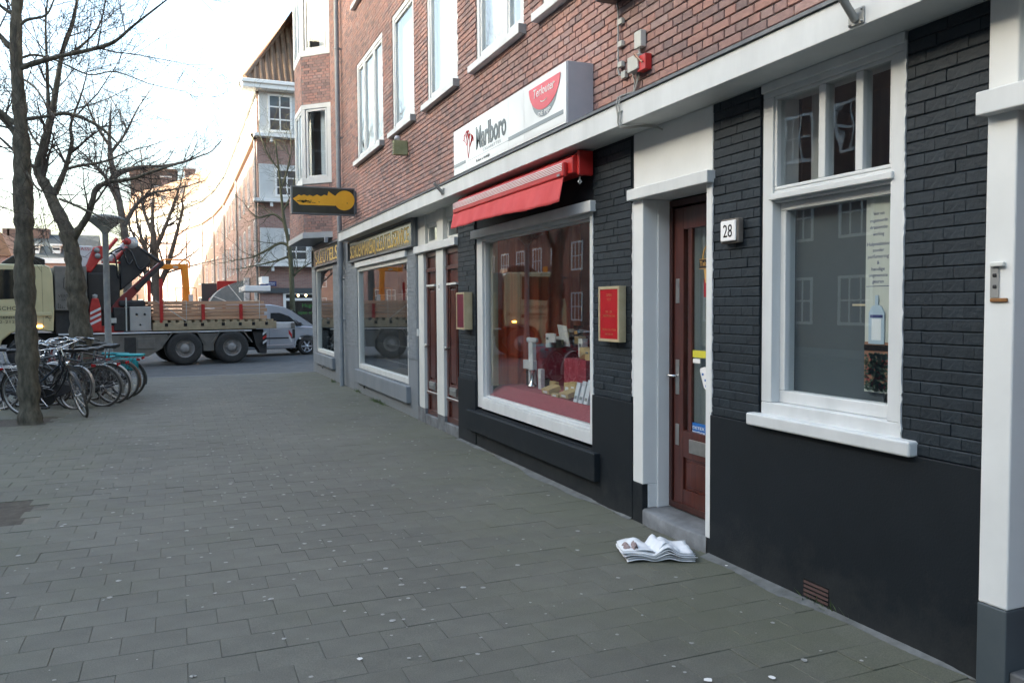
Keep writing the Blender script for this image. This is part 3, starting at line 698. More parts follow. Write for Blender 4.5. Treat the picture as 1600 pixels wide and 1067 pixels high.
# ---- tobacco shop window ------------------------------------------------
sw = sub('shop_window', 7.3, .44)
mb = MB(); NW.box(mb, 5.882, 5.945, -.14, -.004, .47, 2.42); NW.box(mb, 8.56, 8.738, -.14, -.02, .47, 2.42); NW.box(mb, 5.945, 8.56, -.14, -.004, .47, .575); NW.box(mb, 5.945, 8.56, -.14, -.012, .576, .60); NW.box(mb, 5.945, 8.56, -.14, -.02, 2.385, 2.42)
NW.frame(mb, 5.946, 8.559, .601, 2.384, .02, -.10, -.05)
mb.build('frame', m_white, sw, bevel=.004)
mb = MB(); NW.box(mb, 5.835, 8.76, -.1, .05, 2.421, 2.512); mb.build('header', m_white, sw, bevel=.006)
mb = MB(); NW.box(mb, 5.95, 8.555, -.004, .004, -.883, .883)
Mp = Matrix.Translation((WX+.074, 7.25, 1.492)) @ Matrix.Rotation(R(-.60), 4, 'Z') @ Matrix.Rotation(R(.28), 4, 'Y') @ Matrix.Translation((-WX, -7.25, 0))
mb.xf(Mp); mb.build('pane', m_glass_shop, sw)      # the big sheet sits slightly out of true in its frame
mb = MB(); NW.box(mb, 5.745, 8.93, -.02, .066, .19, .425); mb.build('sill', m_black_render, sw, bevel=.008)

# ---- pair of brown doors ------------------------------------------------
pd = sub('doorway', 10.25, 0)
mb = MB(); NW.box(mb, 10.87, 11.235, -.20, -.03, .20, SOF-.002); NW.box(mb, 10.86, 11.11, -.20, .0, .20, 2.40)
NW.box(mb, 9.965, 10.27, -.20, .0, .20, 2.40); NW.box(mb, 9.98, 10.255, -.20, -.01, 2.502, SOF-.002)
NW.box(mb, 9.365, 9.98, -.16, -.05, 2.80, SOF-.002); NW.box(mb, 10.255, 10.87, -.16, -.05, 2.80, SOF-.002)
for a0, a1 in ((9.365, 9.98), (10.255, 10.87)): NW.frame(mb, a0+.002, a1-.002, 2.503, 2.80, .055, -.14, -.07)
mb.build('casing', m_cream, pd, bevel=.005)
mb = MB(); NW.box(mb, 9.362, 11.22, -.18, .045, 2.401, 2.5); mb.build('ledge', m_white, pd, bevel=.006)
piece('pane', m_glass, pd, 9.42, 9.93, -.11, -.104, 2.55, 2.76); piece('pane', m_glass, pd, 10.31, 10.82, -.11, -.104, 2.55, 2.76)
for a0, a1, e_, z1 in ((9.365, 9.964, -.004, .125), (10.271, 10.86, -.004, .125)): piece('step', m_stone, pd, a0, a1, -.22, e_, -.05, z1, .008)
for a0, a1 in ((9.97, 10.265), (10.861, 11.235)): piece('base_block', m_stone, pd, a0, a1, -.2, -.002, -.05, .198, .008)
for a0, a1 in ((9.37, 9.96), (10.275, 10.855)):
    mb = MB(); NW.box(mb, a0, a1, -0.105, -0.065, .13, 2.395); NW.frame(mb, a0, a1, .13, 2.395, .07, -0.075, -0.040)
    NW.box(mb, a0+.01, a1-.01, -0.075, -0.030, 2.12, 2.17); NW.box(mb, a0+.03, a1-.03, -0.065, -0.020, .42, .45)
    mid = (a0+a1)/2
    NW.frame(mb, mid-.16, mid+.16, .60, 1.92, .03, -0.065, -0.033); NW.box(mb, mid-.10, mid+.10, -0.065, -0.037, .66, 1.86)
    dr = mb.build('door', m_wood, pd, bevel=.004)
    mb = MB(); NW.box(mb, mid-.13, mid+.13, -0.065, -0.015, .50, .60); NW.box(mb, mid-.09, mid+.09, -0.025, -0.008, .53, .57); mb.build('letter_plate', m_metal, dr, bevel=.003)
    mb = MB(); NW.box(mb, mid-.19, mid+.19, -0.065, -0.010, 1.92, 1.945); mb.build('moulding', m_cream, dr)
    mb = MB(); NW.box(mb, a0+.03, a1-.03, -0.041, -0.019, .451, .46); mb.build('weather_bar', m_cream, dr)
    mb = MB(); mb.lathe([(.0, -.03), (.025, -.03), (.03, -.01), (.012, 0), (.012, .05)], NW.p(a1-.06, -.025, 1.1), 'x', 10); mb.build('knob', m_metal, dr)
mb = MB(); NW.box(mb, 10.08, 10.14, 0, .008, 1.86, 1.95); pl = mb.build('number_plate', m_print_white, pd)
text('32', NW, 10.11, 1.885, .009, .04, m_black, pl, width=.035)
mb = MB(); NW.box(mb, 11.13, 11.17, -.01, .02, 1.22, 1.32); mb.build('door_bell', m_white, pd)

# ---- grey shop windows ---------------------------------------------------
def grey_window(a0, a1, z0, z1, header):
    e = sub('shop_window', (a0+a1)/2, z0)
    mb = MB(); NW.frame(mb, a0, a1, z0, z1, .075, -.12, -.02, wb=.09)
    mb.build('frame', m_cream, e, bevel=.004)
    mb = MB(); NW.box(mb, a0+.07, a1-.07, -.075, -.067, z0+.085, z1-.07); mb.build('pane', m_glass, e)
    if header: mb = MB(); NW.box(mb, a0-.02, a1-.0, -.1, .035, z1+.002, z1+.10); mb.build('header', m_white, e, bevel=.004)
    mb = MB(); NW.box(mb, a0-.12, a1+.02, -.02, .065, z0-.27, z0-.02); mb.build('sill', m_grey_render, e, bevel=.008)
    # steel roll-down grille behind the glass
    mb = MB(); y = a0+.1
    while y < a1-.1: mb.tube([NW.p(y, -.35, z0+.05), NW.p(y, -.35, z1-.55)], .004, 4, cap=False); y += .075
    for z in [z0+.2+.3*i for i in range(5)]: mb.tube([NW.p(a0+.05, -.346, z), NW.p(a1-.05, -.346, z)], .005, 4, cap=False)
    mb.build('grille', m_grey_metal, e)
    return e
grey_window(11.745, 15.425, .46, 2.395, True); grey_window(18.03, 20.42, .52, 2.60, False)
m_dim = M('dim_shop', (.03, .03, .03), (.05, .048, .045), 1, .9)
mb = MB(); mb.box(WX+2.2, WX+2.25, 11.3, 20.8, 0, SOF); mb.build('shop_backdrop', m_dim, bld)
for y, z in ((14.9, .17), (19.6, .22)):
    mb = MB(); NW.box(mb, y-.05, y+.05, -.02, .001, z-.06, z+.06); mb.build('vent_hole', m_black, bld)
# ---- far right doorway ----------------------------------------------------
rd_ = sub('doorway', 1.8, 0)
mb = MB(); NW.box(mb, 2.225, 2.356, -.3, .03, .36, SOF-.002); NW.box(mb, .9, 1.15, -.3, .03, .36, SOF-.002); NW.box(mb, 1.15, 2.225, -.3, -.02, 2.53, SOF-.002)
mb.build('casing', m_casing, rd_, bevel=.008)
mb = MB(); NW.box(mb, .8, 2.368, -.1, .09, 2.43, 2.528); mb.build('ledge', m_white, rd_, bevel=.006)
m_slate = M('slate_paint', (.055, .07, .08), (.07, .085, .095), 4, .5)
piece('base_block', m_slate, rd_, 2.224, 2.356, -.3, .034, -.05, .359, .005); piece('base_block', m_slate, rd_, .9, 1.15, -.3, .034, -.05, .359, .005)
mb = MB(); NW.box(mb, 1.15, 2.224, -.3, -.18, .1, 2.53); mb.build('door', m_wood, rd_, bevel=.004)
MB().box(WX-.01, WX+.3, 1.15, 2.224, -.05, .1).build('step', m_stone, rd_, bevel=.008)
mb = MB(); NW.box(mb, .0, .9, -.3, -.0, -.1, SOF); mb.build('wall_end', m_black_render, bld)
mb = MB(); NW.box(mb, -2.9, .0, -.3, -.0, -.1, SOF); mb.build('wall_end', m_black_render, bld)
# air brick in the plinth
e = sub('vent', 3.32, .03); mb = MB(); NW.box(mb, 3.225, 3.415, -.03, .0135, .025, .125); mb.build('vent_recess', m_black, e)
for i in range(4): mb = MB(); NW.box(mb, 3.23, 3.41, -.02, .0155, .03+i*.024, .043+i*.024); mb.build('vent_slat', M('terracotta', (.09, .05, .045), rough=.8) if i == 0 else bpy.data.materials['terracotta'], e)
# ================================================================== signs and fittings on the wall
BX = WX-.25                                       # front of the light box
LB = Face((BX, 0), (0, 1), (-1, 0))
lb = empty('light_box_sign', (WX, 7.3, 3.12), label='long white light box with Marlboro and a red half round emblem above the awning', cat='sign')
m_acryl = M('white_acrylic', (.66, .68, .69), (.72, .74, .75), 1.2, .12, coat=.4)
m_alu = M('aluminium', (.36, .36, .39), (.42, .42, .45), 3, .5, .1)
LY0, LY1, LZ0, LZ1 = 5.86, 8.73, 3.125, 3.63
MB().box(BX+.012, WX-.002, LY0, LY1, LZ0, LZ1).build('housing', m_alu, lb, bevel=.004)
ys = [on_x(p, 200, BX).y for p in (728, 794, 819)]
cut = [LY1-.004, ys[0], ys[1], ys[2], LY0+.004]
for i in range(4): mb = MB(); LB.box(mb, cut[i+1]+.002, cut[i]-.002, -.0115, 0, LZ0+.006, LZ1-.006); mb.build('panel', m_acryl, lb)
def lbp(px, py): p = on_x(px, py, BX); return p.y, p.z
m_ink = M('black_print', (.01, .01, .012), rough=.15); m_softred = M('emblem_red', (.62, .055, .075), rough=.2); m_greyp = M('emblem_grey', (.22, .25, .27), rough=.2); m_redp = M('print_red', (.5, .02, .03), rough=.2)
ml, mr_ = lbp(744, 232), lbp(791, 206)
text('Marlboro', LB, (ml[0]+mr_[0])/2, 3.30, .001, .225, m_ink, lb, width=abs(ml[0]-mr_[0]), bold=.022, extrude=.003, label='narrow black word Marlboro')
text('CIGARETTES', LB, ml[0]-.45, 3.245, .001, .028, m_greyp, lb, width=.5, extrude=.001)
text('Roken is dodelijk', LB, ml[0]-.2, 3.165, .001, .03, m_ink, lb, width=.4, extrude=.001)
mb = MB()
rb = lbp(736, 225)                                   # small red tree-like print
def twig(mb, y, z, a, l, k):
    y2, z2 = y+math.cos(a)*l, z+math.sin(a)*l
    mb.tube([(BX-.002, y, z), (BX-.002, y2, z2)], .0035 if k > 1 else .0025, 4)
    if k:
        for da in (-.5, .1, .6): twig(mb, y2, z2, a+da+random.uniform(-.2, .2), l*.62, k-1)
twig(mb, rb[0]+.09, 3.25, 2.0, .12, 3); twig(mb, rb[0]+.09, 3.25, 1.35, .14, 3)
mb.build('red_print', m_redp, lb)
mb = MB(); LB.box(mb, ml[0]-.9, ml[0]+.25, 0, .0015, 3.222, 3.225); mb.build('print_line', m_greyp, lb)
for p0, p1 in ((LY1-.02, ys[0]+.02), (ys[1]-.01, LY0+.06)):
    mb = MB(); LB.box(mb, p1, p0, 0, .003, 3.215, 3.25); mb.build('grey_bar', m_greyp, lb)
# emblem: half round red field with white script, grey band beneath
t0, t1 = lbp(827, 146), lbp(876, 116)
yc, hw = (t0[0]+t1[0])/2, abs(t0[0]-t1[0])/2
def half(cz, rz, n=18, k=1.0): return [(yc+hw*k*math.cos(math.pi+math.pi*i/n), cz+rz*math.sin(math.pi+math.pi*i/n)) for i in range(n+1)]
mb = MB(); mb.prism(half(3.50, .225, k=.86), BX-.002, BX-.0005, 'x'); mb.build('grey_band', m_greyp, lb)
mb = MB(); mb.prism(half(3.565, .225), BX-.005, BX-.002, 'x'); emb = mb.build('red_emblem', m_softred, lb, label='red half round emblem with white lettering')
text('Terlouter', LB, yc, 3.47, .0055, .075, m_print_white, emb, width=hw*1.35, shear=.2)
text('DE PIJP', LB, yc, 3.295, .0025, .035, m_print_white, emb, width=hw*.8)
mb = MB(); mb.tube([(BX-.006, yc+.07*math.cos(t), 3.425-.02*math.sin(t)) for t in [.3+2.5*i/8 for i in range(9)]], .004, 5); mb.build('underline', m_print_white, emb)

# ---- red awning ---------------------------------------------------------
aw = empty('awning', (WX, 7.3, 2.75), label='red roller awning with a hanging valance above the tobacco shop window', cat='awning')
m_awn = M('awning_red', (.40, .020, .020), (.46, .026, .025), 4, .35)
m_cloth = M('awning_cloth', (.46, .045, .05), (.54, .065, .068), 5, .8, bump=.15, bscale=15)
AY0, AY1 = 5.86, 8.80
MB().prism([(WX-.02, 2.735), (WX-.02, 2.905), (WX-.13, 2.905), (WX-.19, 2.86), (WX-.19, 2.735)], AY0+.02, AY1, 'y').build('cassette', m_awn, aw, bevel=.008)
MB().prism([(WX-.015, 2.715), (WX-.015, 2.915), (WX-.15, 2.915), (WX-.15, 2.715)], AY0-.02, AY0+.018, 'y').build('end_cap', m_awn, aw, bevel=.008)
fr_ = MB(); fr_.box(WX-.235, WX-.192, AY0+.1, AY1+.03, 2.715, 2.835); fr_.build('front_rail', m_awn, aw, bevel=.012)
for i in range(5): MB().box(WX-.2385, WX-.2352, AY0+.12, AY1+.02, 2.765+i*.0135, 2.7705+i*.0135).build('white_stripe', m_print_white, aw)
# valance: cloth strip hanging from the rail, lightly rippled
vs = []; fs = []; n = 90; k = 7
for i in range(n+1):
    t = i/n; y = AY0+.12+(AY1+.06-AY0-.12)*t
    for j in range(k+1):
        v = j/k; sag = .012*math.sin(t*math.pi*3)*v
        out = .004+.045*v+.012*v*math.sin(y*9+math.sin(y*3))+.006*v*math.sin(y*23)
        z = 2.722-(.215-.045*t+.02*math.sin(t*9))*v + sag
        vs.append((WX-.215-out, y, z))
for i in range(n):
    for j in range(k): fs.append((i*(k+1)+j, (i+1)*(k+1)+j, (i+1)*(k+1)+j+1, i*(k+1)+j+1))
mb = MB(); mb.add(vs, fs, 0, True); o = mb.build('valance', m_cloth, aw); so_ = o.modifiers.new('thick', 'SOLIDIFY'); so_.thickness = .003
MB().tube([(WX-.10, AY0+.06, 2.715), (WX-.10, AY0+.06, 2.69), (WX-.115, AY0+.06, 2.672), (WX-.1, AY0+.06, 2.655), (WX-.085, AY0+.06, 2.672), (WX-.1, AY0+.06, 2.69)], .007, 8).build('crank_eye', m_print_white, aw)
MB().box(WX-.245, WX-.236, AY0+.15, AY0+.20, 2.722, 2.742).build('rail_clip', m_grey_metal, aw)

# ---- projecting key sign ------------------------------------------------
KY = 15.32
ks = empty('key_sign', (WX, KY, 3.4), label='projecting black box sign with a large orange yellow key', cat='sign')
m_frame_grey = M('sign_frame', (.12, .13, .14), (.17, .18, .19), 6, .5, .2)
m_key_black = M('sign_face_black', (.008, .009, .010), (.035, .036, .020), 3.0, .35, detail=6)
m_key = M('key_orange', (.74, .36, .012), (.82, .42, .02), 4, .5)
KX0, KX1, KZ0, KZ1 = 1.975, WX-.03, 3.385, 3.905
mb = MB(); mb.box(KX0, KX1, KY, KY+.12, KZ0, KZ1); mb.build('housing', m_frame_grey, ks, bevel=.004)
mb = MB(); mb.box(KX0+.025, KX1-.025, KY-.004, KY-.0005, KZ0+.025, KZ1-.025); mb.build('face', m_key_black, ks)
def kp(px, py): p = on_y(px, py, KY-.006); return p.x, p.z
c2 = lambda x, y: kp(430+x/4.443, 180+y/4.443)     # read off an enlarged view
outline = [(122, 580), (165, 552), (180, 560), (200, 552), (222, 562), (240, 555), (262, 565), (290, 552), (318, 565), (340, 553), (362, 560), (370, 530), (412, 560)]
cx, cz = 481, 594; rr = 70
arc = [(cx+rr*math.cos(a), cz-rr*.98*math.sin(a)) for a in [R(150-i*300/26) for i in range(27)]]
pts = [c2(*p) for p in outline+arc] + [c2(412, 630), c2(170, 622)]
mb = MB(); mb.prism(pts, KY-.0075, KY-.0045, 'y'); key = mb.build('key_shape', m_key, ks, label='orange yellow key silhouette')
mb = MB()
for _ in range(46):
    x, y = random.uniform(155, 250), 598+random.gauss(0, 5); p = c2(x, y); r = random.uniform(.006, .02)
    mb.box(p[0]-r, p[0]+r, KY-.0085, KY-.0076, p[1]-r*.35, p[1]+r*.35)
for x, y in ((262, 607), (275, 609), (305, 604), (500, 612)): p = c2(x, y); mb.box(p[0]-.01, p[0]+.01, KY-.0085, KY-.0076, p[1]-.008, p[1]+.006)
mb.build('flaked_paint', M('flaked_key_paint', (.05, .055, .02), rough=.7), key)
MB().box(KX1, WX+.01, KY+.02, KY+.10, KZ0+.05, KZ1-.05).build('bracket', m_frame_grey, ks)
MB().box(2.98, 3.05, 17.7, 17.8, 3.06, 3.17).build('junction_box', m_trim_grey, label='small pale grey junction box under the bay window', cat='junction box')

# ---- long signboards over the grey shop -----------------------------------
m_signb = M('sign_black_gloss', (.010, .010, .011), (.016, .016, .017), 2, .16, spec=.25)
m_yel = M('sign_yellow', (.62, .40, .06), rough=.35)
def signboard(a0, a1, z0, z1, words, label, la):
    e = empty('shop_signboard', (WX, (a0+a1)/2, z0), label=label, cat='sign', group='signboards of the grey shop')
    mb = MB(); NW.frame(mb, a0, a1, z0, z1, .03, .002, .07); mb.build('frame', m_frame_grey, e, bevel=.003)
    mb = MB(); NW.box(mb, a0+.03, a1-.03, .004, .045, z0+.03, z1-.03); mb.build('board', m_signb, e)
    text(words, NW, la[0], z0+.075, .046, z1-z0-.17, m_yel, e, width=la[1], extrude=.003)
    return e
signboard(11.22, 15.95, 2.512, SOF-.004, 'SCHOENMAKERIJ SLEUTELSERVICE', 'long glossy black signboard with tall yellow letters above the larger grey shop window', (13.6, 4.3))
signboard(16.75, 20.6, 2.612, 3.07, 'SLEUTELS', 'short glossy black signboard with yellow letters beyond the drainpipe', (18.6, 2.9))

# ---- small framed notices -------------------------------------------------
m_brass = M('brass_frame', (.40, .33, .20), (.47, .40, .26), 9, .5, .25)
m_redv = M('red_board', (.34, .008, .014), (.40, .014, .02), 7, .22)
m_wine = M('wine_board', (.11, .012, .03), (.14, .018, .04), 7, .3)
def notice(a0, a1, z0, z1, d, face_m, label, lines):
    e = empty('notice_case', (WX, (a0+a1)/2, z0), label=label, cat='notice case', group='notice cases beside the shop window')
    mb = MB(); NW.box(mb, a0, a1, .004, d, z0, z1); NW.frame(mb, a0, a1, z0, z1, .022, d, d+.008); mb.build('case', m_brass, e, bevel=.002)
    mb = MB(); NW.box(mb, a0+.022, a1-.022, d+.0005, d+.003, z0+.022, z1-.022); f = mb.build('board', face_m, e)
    for t, zz, hh, ww in lines: text(t, NW, (a0+a1)/2, z0+zz*(z1-z0), d+.0035, hh, m_gold_dim, f, width=ww*(a1-a0), extrude=.0004)
m_gold_dim = M('faded_gold', (.36, .09, .03), rough=.5)
notice(5.34, 5.665, 1.36, 1.795, .06, m_redv, 'red notice board in a brass frame right of the tobacco shop window', (('OPEN', .82, .022, .26), ('TOT', .74, .02, .2), ('MA - ZA', .52, .02, .3), ('TABAKSPECIAALZAAK', .45, .016, .6), ('TERLOUTER', .2, .016, .7), ('AMSTERDAM', .12, .014, .4)))
notice(8.83, 9.12, 1.37, 1.81, .10, m_wine, 'wine red notice board in a brass case between brown doors and shop window', ())

# ---- house number ---------------------------------------------------------
hn = empty('house_number', (WX, 4.05, 2.03), label='white enamel house number 28 in a brown box on black brick', cat='house number')
mb = MB(); NW.box(mb, 3.955, 4.125, .003, .045, 2.025, 2.175); mb.build('back_box', M('weathered_brown', (.10, .085, .075), (.16, .14, .12), 30, .8), hn, bevel=.008)
mb = MB(); NW.box(mb, 3.968, 4.112, .0455, .058, 2.037, 2.163); mb.build('plate', m_print_white, hn, bevel=.016, seg=4)
text('28', NW, 4.04, 2.062, .0585, .078, m_black, hn, width=.085, extrude=.001)

# ---- alarm box, switches, cables -----------------------------------------
ab = empty('alarm_box', (WX, 11.62, 3.96), label='weathered green alarm box with a lamp on the brick wall', cat='alarm box')
m_algae = M('algae_green', (.20, .21, .10), (.33, .33, .19), 7, .7)
c = on_x(626, 232, WX-.1); ay = c.y
MB().box(WX-.215, WX-.004, ay-.05, ay+.05, c.z-.1, c.z+.105).build('housing', m_algae, ab, bevel=.006)
for i in range(5): MB().box(WX-.2195, WX-.2152, ay-.03, ay+.03, c.z-.08+i*.034, c.z-.068+i*.034).build('louvre', m_dark, ab)
mb = MB(); mb.lathe([(.0, .075), (.03, .07), (.042, .05), (.045, 0), (.045, 0)], (WX-.15, ay, c.z+.106), 'z', 14); mb.build('lamp', M('milky_lamp', (.5, .5, .52), rough=.3), ab)
sb = empty('switch_boxes', (WX, 5.15, 3.4), label='grey switch boxes with a red isolator above the white fascia', cat='switch box')
m_ivory = M('ivory_box', (.42, .43, .39), (.50, .50, .46), 12, .6)
def pbox(x0, y0, x1, y1, d, name, mat, parent, d0=.004):
    X = WX-d; p, q = on_x(x0, y0, X), on_x(x1, y1, X); mb = MB(); NW.box(mb, min(p.y, q.y), max(p.y, q.y), d0, d, min(p.z, q.z), max(p.z, q.z)); return mb.build(name, mat, parent, bevel=.004)
pbox(990.5, 52, 1001, 72, .05, 'upper_box', m_ivory, sb)
pbox(980, 92, 996, 107, .075, 'switch_box', m_ivory, sb)
rbx = pbox(996, 89, 1008, 107, .06, 'red_isolator', m_red_paint, sb)
p0 = on_x(1002, 98, WX-.07); mb = MB(); mb.tube([p0+Vector((0, -.01, 0)), p0+Vector((-.01, .035, .045)), p0+Vector((-.01, .07, .085)), p0+Vector((-.005, .085, .075)), p0+Vector((0, .06, .05))], .007, 6); mb.build('padlock_hasp', M('rusty_brass', (.36, .2, .13), rough=.5), sb)
def wallpath(pts, d): return [on_x(x, y, WX-d) for x, y in pts]
mb = MB(); mb.tube(wallpath([(999, 72), (999.5, 90)], .03), .009, 6); mb.build('conduit', m_grey_metal, sb)
for dx in (0, 5, 7):
    mb = MB(); mb.tube(wallpath([(988+dx*1.6, 107), (989+dx*1.4, 118), (992+dx*.6, 128), (990+dx*.2, 143)], .02), .006, 6); mb.build('cable', m_cable, sb)
cdt = empty('conduit_run', (WX, 5.46, 3.4), label='grey conduit clipped down the brick wall beside the light box', cat='conduit')
mb = MB(); mb.tube(wallpath([(964, 6), (966, 16), (966, 60), (966, 110), (968, 118), (975, 117), (981, 110)], .022), .008, 8); mb.build('pipe', m_grey_metal, cdt)
for y in (34, 69, 101): pbox(964.5, y-2.5, 971, y+2.5, .034, 'clip', m_ivory, cdt)
pbox(970, 113, 976, 121, .036, 'clip', m_ivory, cdt)
tb = pbox(930, -62, 972, -27, .18, 'wall_lantern', m_dark, None); tag(tb, 'underside of a dark box hung on brick at the top edge of the photo', 'wall box')
cb = empty('cables', (WX-.25, 5.5, 3.0), label='two grey cables looped over the white fascia near the doorway', cat='cable')
for o_, dx in ((0, 0), (.035, 1)):
    y = 5.02-o_
    pts = [(WX-.02, y-.25, 3.14), (WX-.1, y-.14, 3.16), (WX-.2, y-.03, 3.15), (WX-.262, y, 3.128), (WX-.268, y+.012, 3.07), (WX-.262, y, 3.0), (WX-.262, y, 2.95), (WX-.255, y-.01, 2.915), (WX-.2, y-.07, 2.905), (WX-.12, y-.10, 2.915), (WX-.06, y-.13, 2.91), (WX-.012, y-.16, 2.90-.02*dx)]
    MB().tube(pts, .0065, 7).build('cable', m_cable, cb)
    MB().box(WX-.266, WX-.2515, y-.014, y+.014, 3.02, 3.028).build('clip', m_ivory, cb)
# flag holders on the fascia
m_pole = M('holder_metal', (.25, .25, .24), (.33, .33, .31), 8, .5, .5)
for px, py, lab in ((1338, 28, 'grey metal flagpole holder on the fascia above the window of number 28'), (692, 300, 'grey metal flagpole holder on the fascia above the brown doors')):
    c = on_x(px, py, WX-.256); e = empty('flagpole_holder', c, label=lab, cat='flag holder', group='flagpole holders on the fascia')
    mb = MB(); mb.box(c.x-.004, c.x+.004, c.y-.045, c.y+.045, c.z-.035, c.z+.04); mb.build('plate', m_pole, e, bevel=.002)
    MB().tube([c+Vector((-.005, 0, -.015)), c+Vector((-.11, 0, .10))], .019, 12).build('socket', m_pole, e)
    for sy in (-1, 1):
        for sz in (-1, 1): MB().lathe([(0, -.010), (.006, -.010), (.007, -.004)], (c.x, c.y+sy*.035, c.z+.002+sz*.028), 'x', 8).build('bolt', m_grey_metal, e)
# intercom by the right-hand door
ic = empty('intercom', (WX, 2.3, 1.6), label='weathered white intercom on the white post at the right edge', cat='intercom')
pbox(1546, 410, 1567, 416, .05, 'hood', m_cream, ic, .03); pbox(1547, 416, 1560, 466, .036, 'panel', m_grey_metal, ic, .03)
for y in (427, 445): pbox(1550, y, 1556, y+6, .04, 'button', m_dark, ic, .03)
pbox(1546, 466, 1573, 472, .04, 'rusty_strip', M('rusty_strip', (.22, .10, .03), rough=.7), ic, .03)
# ================================================================== tobacco shop display
m_carpet = M('red_carpet', (.30, .045, .065), (.42, .085, .11), 40, .95, bump=.5, bscale=150)
m_drape = M('orange_drape', (.55, .09, .03), (.70, .14, .05), 4, .8, stretch=(14, 14, .2))
m_darkred = M('dark_red_cloth', (.16, .016, .022), (.24, .028, .036), 5, .9)
m_plum = M('plum_cloth', (.30, .03, .055), (.38, .045, .075), 12, .9)
IN = WX+.09
pl = empty('display_platform', (IN+.5, 7.2, .45), label='red carpeted display platform inside the tobacco shop window', cat='display platform')
MB().prism([(IN+.005, .45), (IN+.005, .62), (IN+.16, .73), (IN+1.3, .73), (IN+1.3, .45)], 5.9, 8.62, 'y').build('carpet', m_carpet, pl, bevel=.01)
MB().box(IN+1.3, IN+1.34, 5.6, 9.0, .03, 2.9).build('backdrop', m_darkred, label='dark red backdrop panel behind the shop window display', cat='backdrop')
# pleated drape at the far end of the window
vs = []; fs = []; n = 40
for i in range(n+1):
    t = i/n; x = IN+.12+1.1*t; y = 8.60+.03*math.sin(t*50)+.01*math.sin(t*21)
    vs += [(x, y, .73), (x, y, 2.88)]
for i in range(n): fs.append((2*i, 2*i+2, 2*i+3, 2*i+1))
mb = MB(); mb.add(vs, fs, 0, True); o = mb.build('drape', m_drape); tag(o, 'orange red pleated drape at the far side of the shop window', 'drape')
MB().box(IN+.03, IN+.1, 8.5, 8.62, .73, 2.4).build('display_post', m_brass, label='slim brass coloured post at the far side of the shop window', cat='post')
TOPZ = .731
def disp(px, py, X): p = on_x(px, py, X); return p
def item(name, label, cat, px, X, w, dp, h, mat, z=TOPZ, group=None, rz=0, build=None):
    """place an item so that its middle stands at this pixel column, on the platform"""
    y = on_x(px, 600, X).y
    e = empty(name, (X, y, z), rz, label, cat, group)
    return e, y
def add_box(e, name, mat, w, dp, h, z0=0, dx=0, dy=0, bevel=.003): return MB().box(dx-dp/2, dx+dp/2, dy-w/2, dy+w/2, z0, z0+h).build(name, mat, e, local=True, bevel=bevel)
m_card = M('white_card', (.78, .80, .82), rough=.5); m_paleblue = M('pale_box', (.66, .70, .76), (.74, .78, .82), 8, .4); m_cigar = M('cigar_box', (.50, .36, .15), (.60, .45, .22), 9, .6)
m_bottle = M('pale_bottle', (.55, .60, .60), rough=.15, coat=.5)
# red cubes
e, y = item('display_cube', 'red cloth covered cube in the middle of the window display', 'display cube', 866, IN+.75, .4, .4, .4, m_plum); add_box(e, 'cube', m_plum, .42, .40, .44)
e, y = item('display_cube', 'red cloth covered cube at the right end of the window display', 'display cube', 921, IN+.72, .3, .3, .3, m_plum); add_box(e, 'cube', m_plum, .5, .35, .35)
e, y = item('display_cube', 'dark red cloth covered cube at the back of the window display', 'display cube', 893, IN+1.05, .3, .3, .3, m_darkred); add_box(e, 'cube', m_darkred, .7, .35, .46)
e, y = item('display_cube', 'red cube behind the two pale bottles in the window', 'display cube', 815, IN+1.0, .3, .3, .3, m_plum); add_box(e, 'cube', m_plum, .45, .3, .42)
# bottles
for px, lab in ((789, 'pale bottle with a round label, left of the two in the window'), (802, 'pale bottle with a white label, right of the two in the window')):
    e, y = item('bottle', lab, 'bottle', px, IN+.45, .1, .08, .2, m_bottle, group='bottles in the shop window')
    add_box(e, 'body', m_bottle, .13, .06, .17, bevel=.012); MB().lathe([(.022, .17), (.022, .215), (.0, .215)], n=12).build('cap', m_paleblue, e, local=True)
    MB().box(-.0325, -.031, -.045, .045, .035, .13).build('label', m_card, e, local=True)
# tall scraper-like silver stand
e, y = item('display_stand', 'tall pale display stand with crossed panels in the window', 'display stand', 832, IN+.40, .2, .2, .4, m_card)
add_box(e, 'column', m_card, .11, .05, .50); add_box(e, 'crossbar', m_card, .28, .05, .10, .20, -.03); add_box(e, 'head', m_paleblue, .26, .05, .055, .50, bevel=.02); add_box(e, 'box', m_black, .12, .05, .26, .0, .03, .13)
MB().lathe([(.012, .0), (.05, .0), (.05, .03), (.02, .05), (.02, .16), (.035, .2)], (-.06, -.12, 0), n=12).build('glass_ornament', m_chrome, e, local=True)
e, y = item('white_carton', 'small white carton beside the tall display stand', 'carton', 846, IN+.38, .06, .05, .2, m_card); add_box(e, 'carton', m_card, .07, .05, .22)
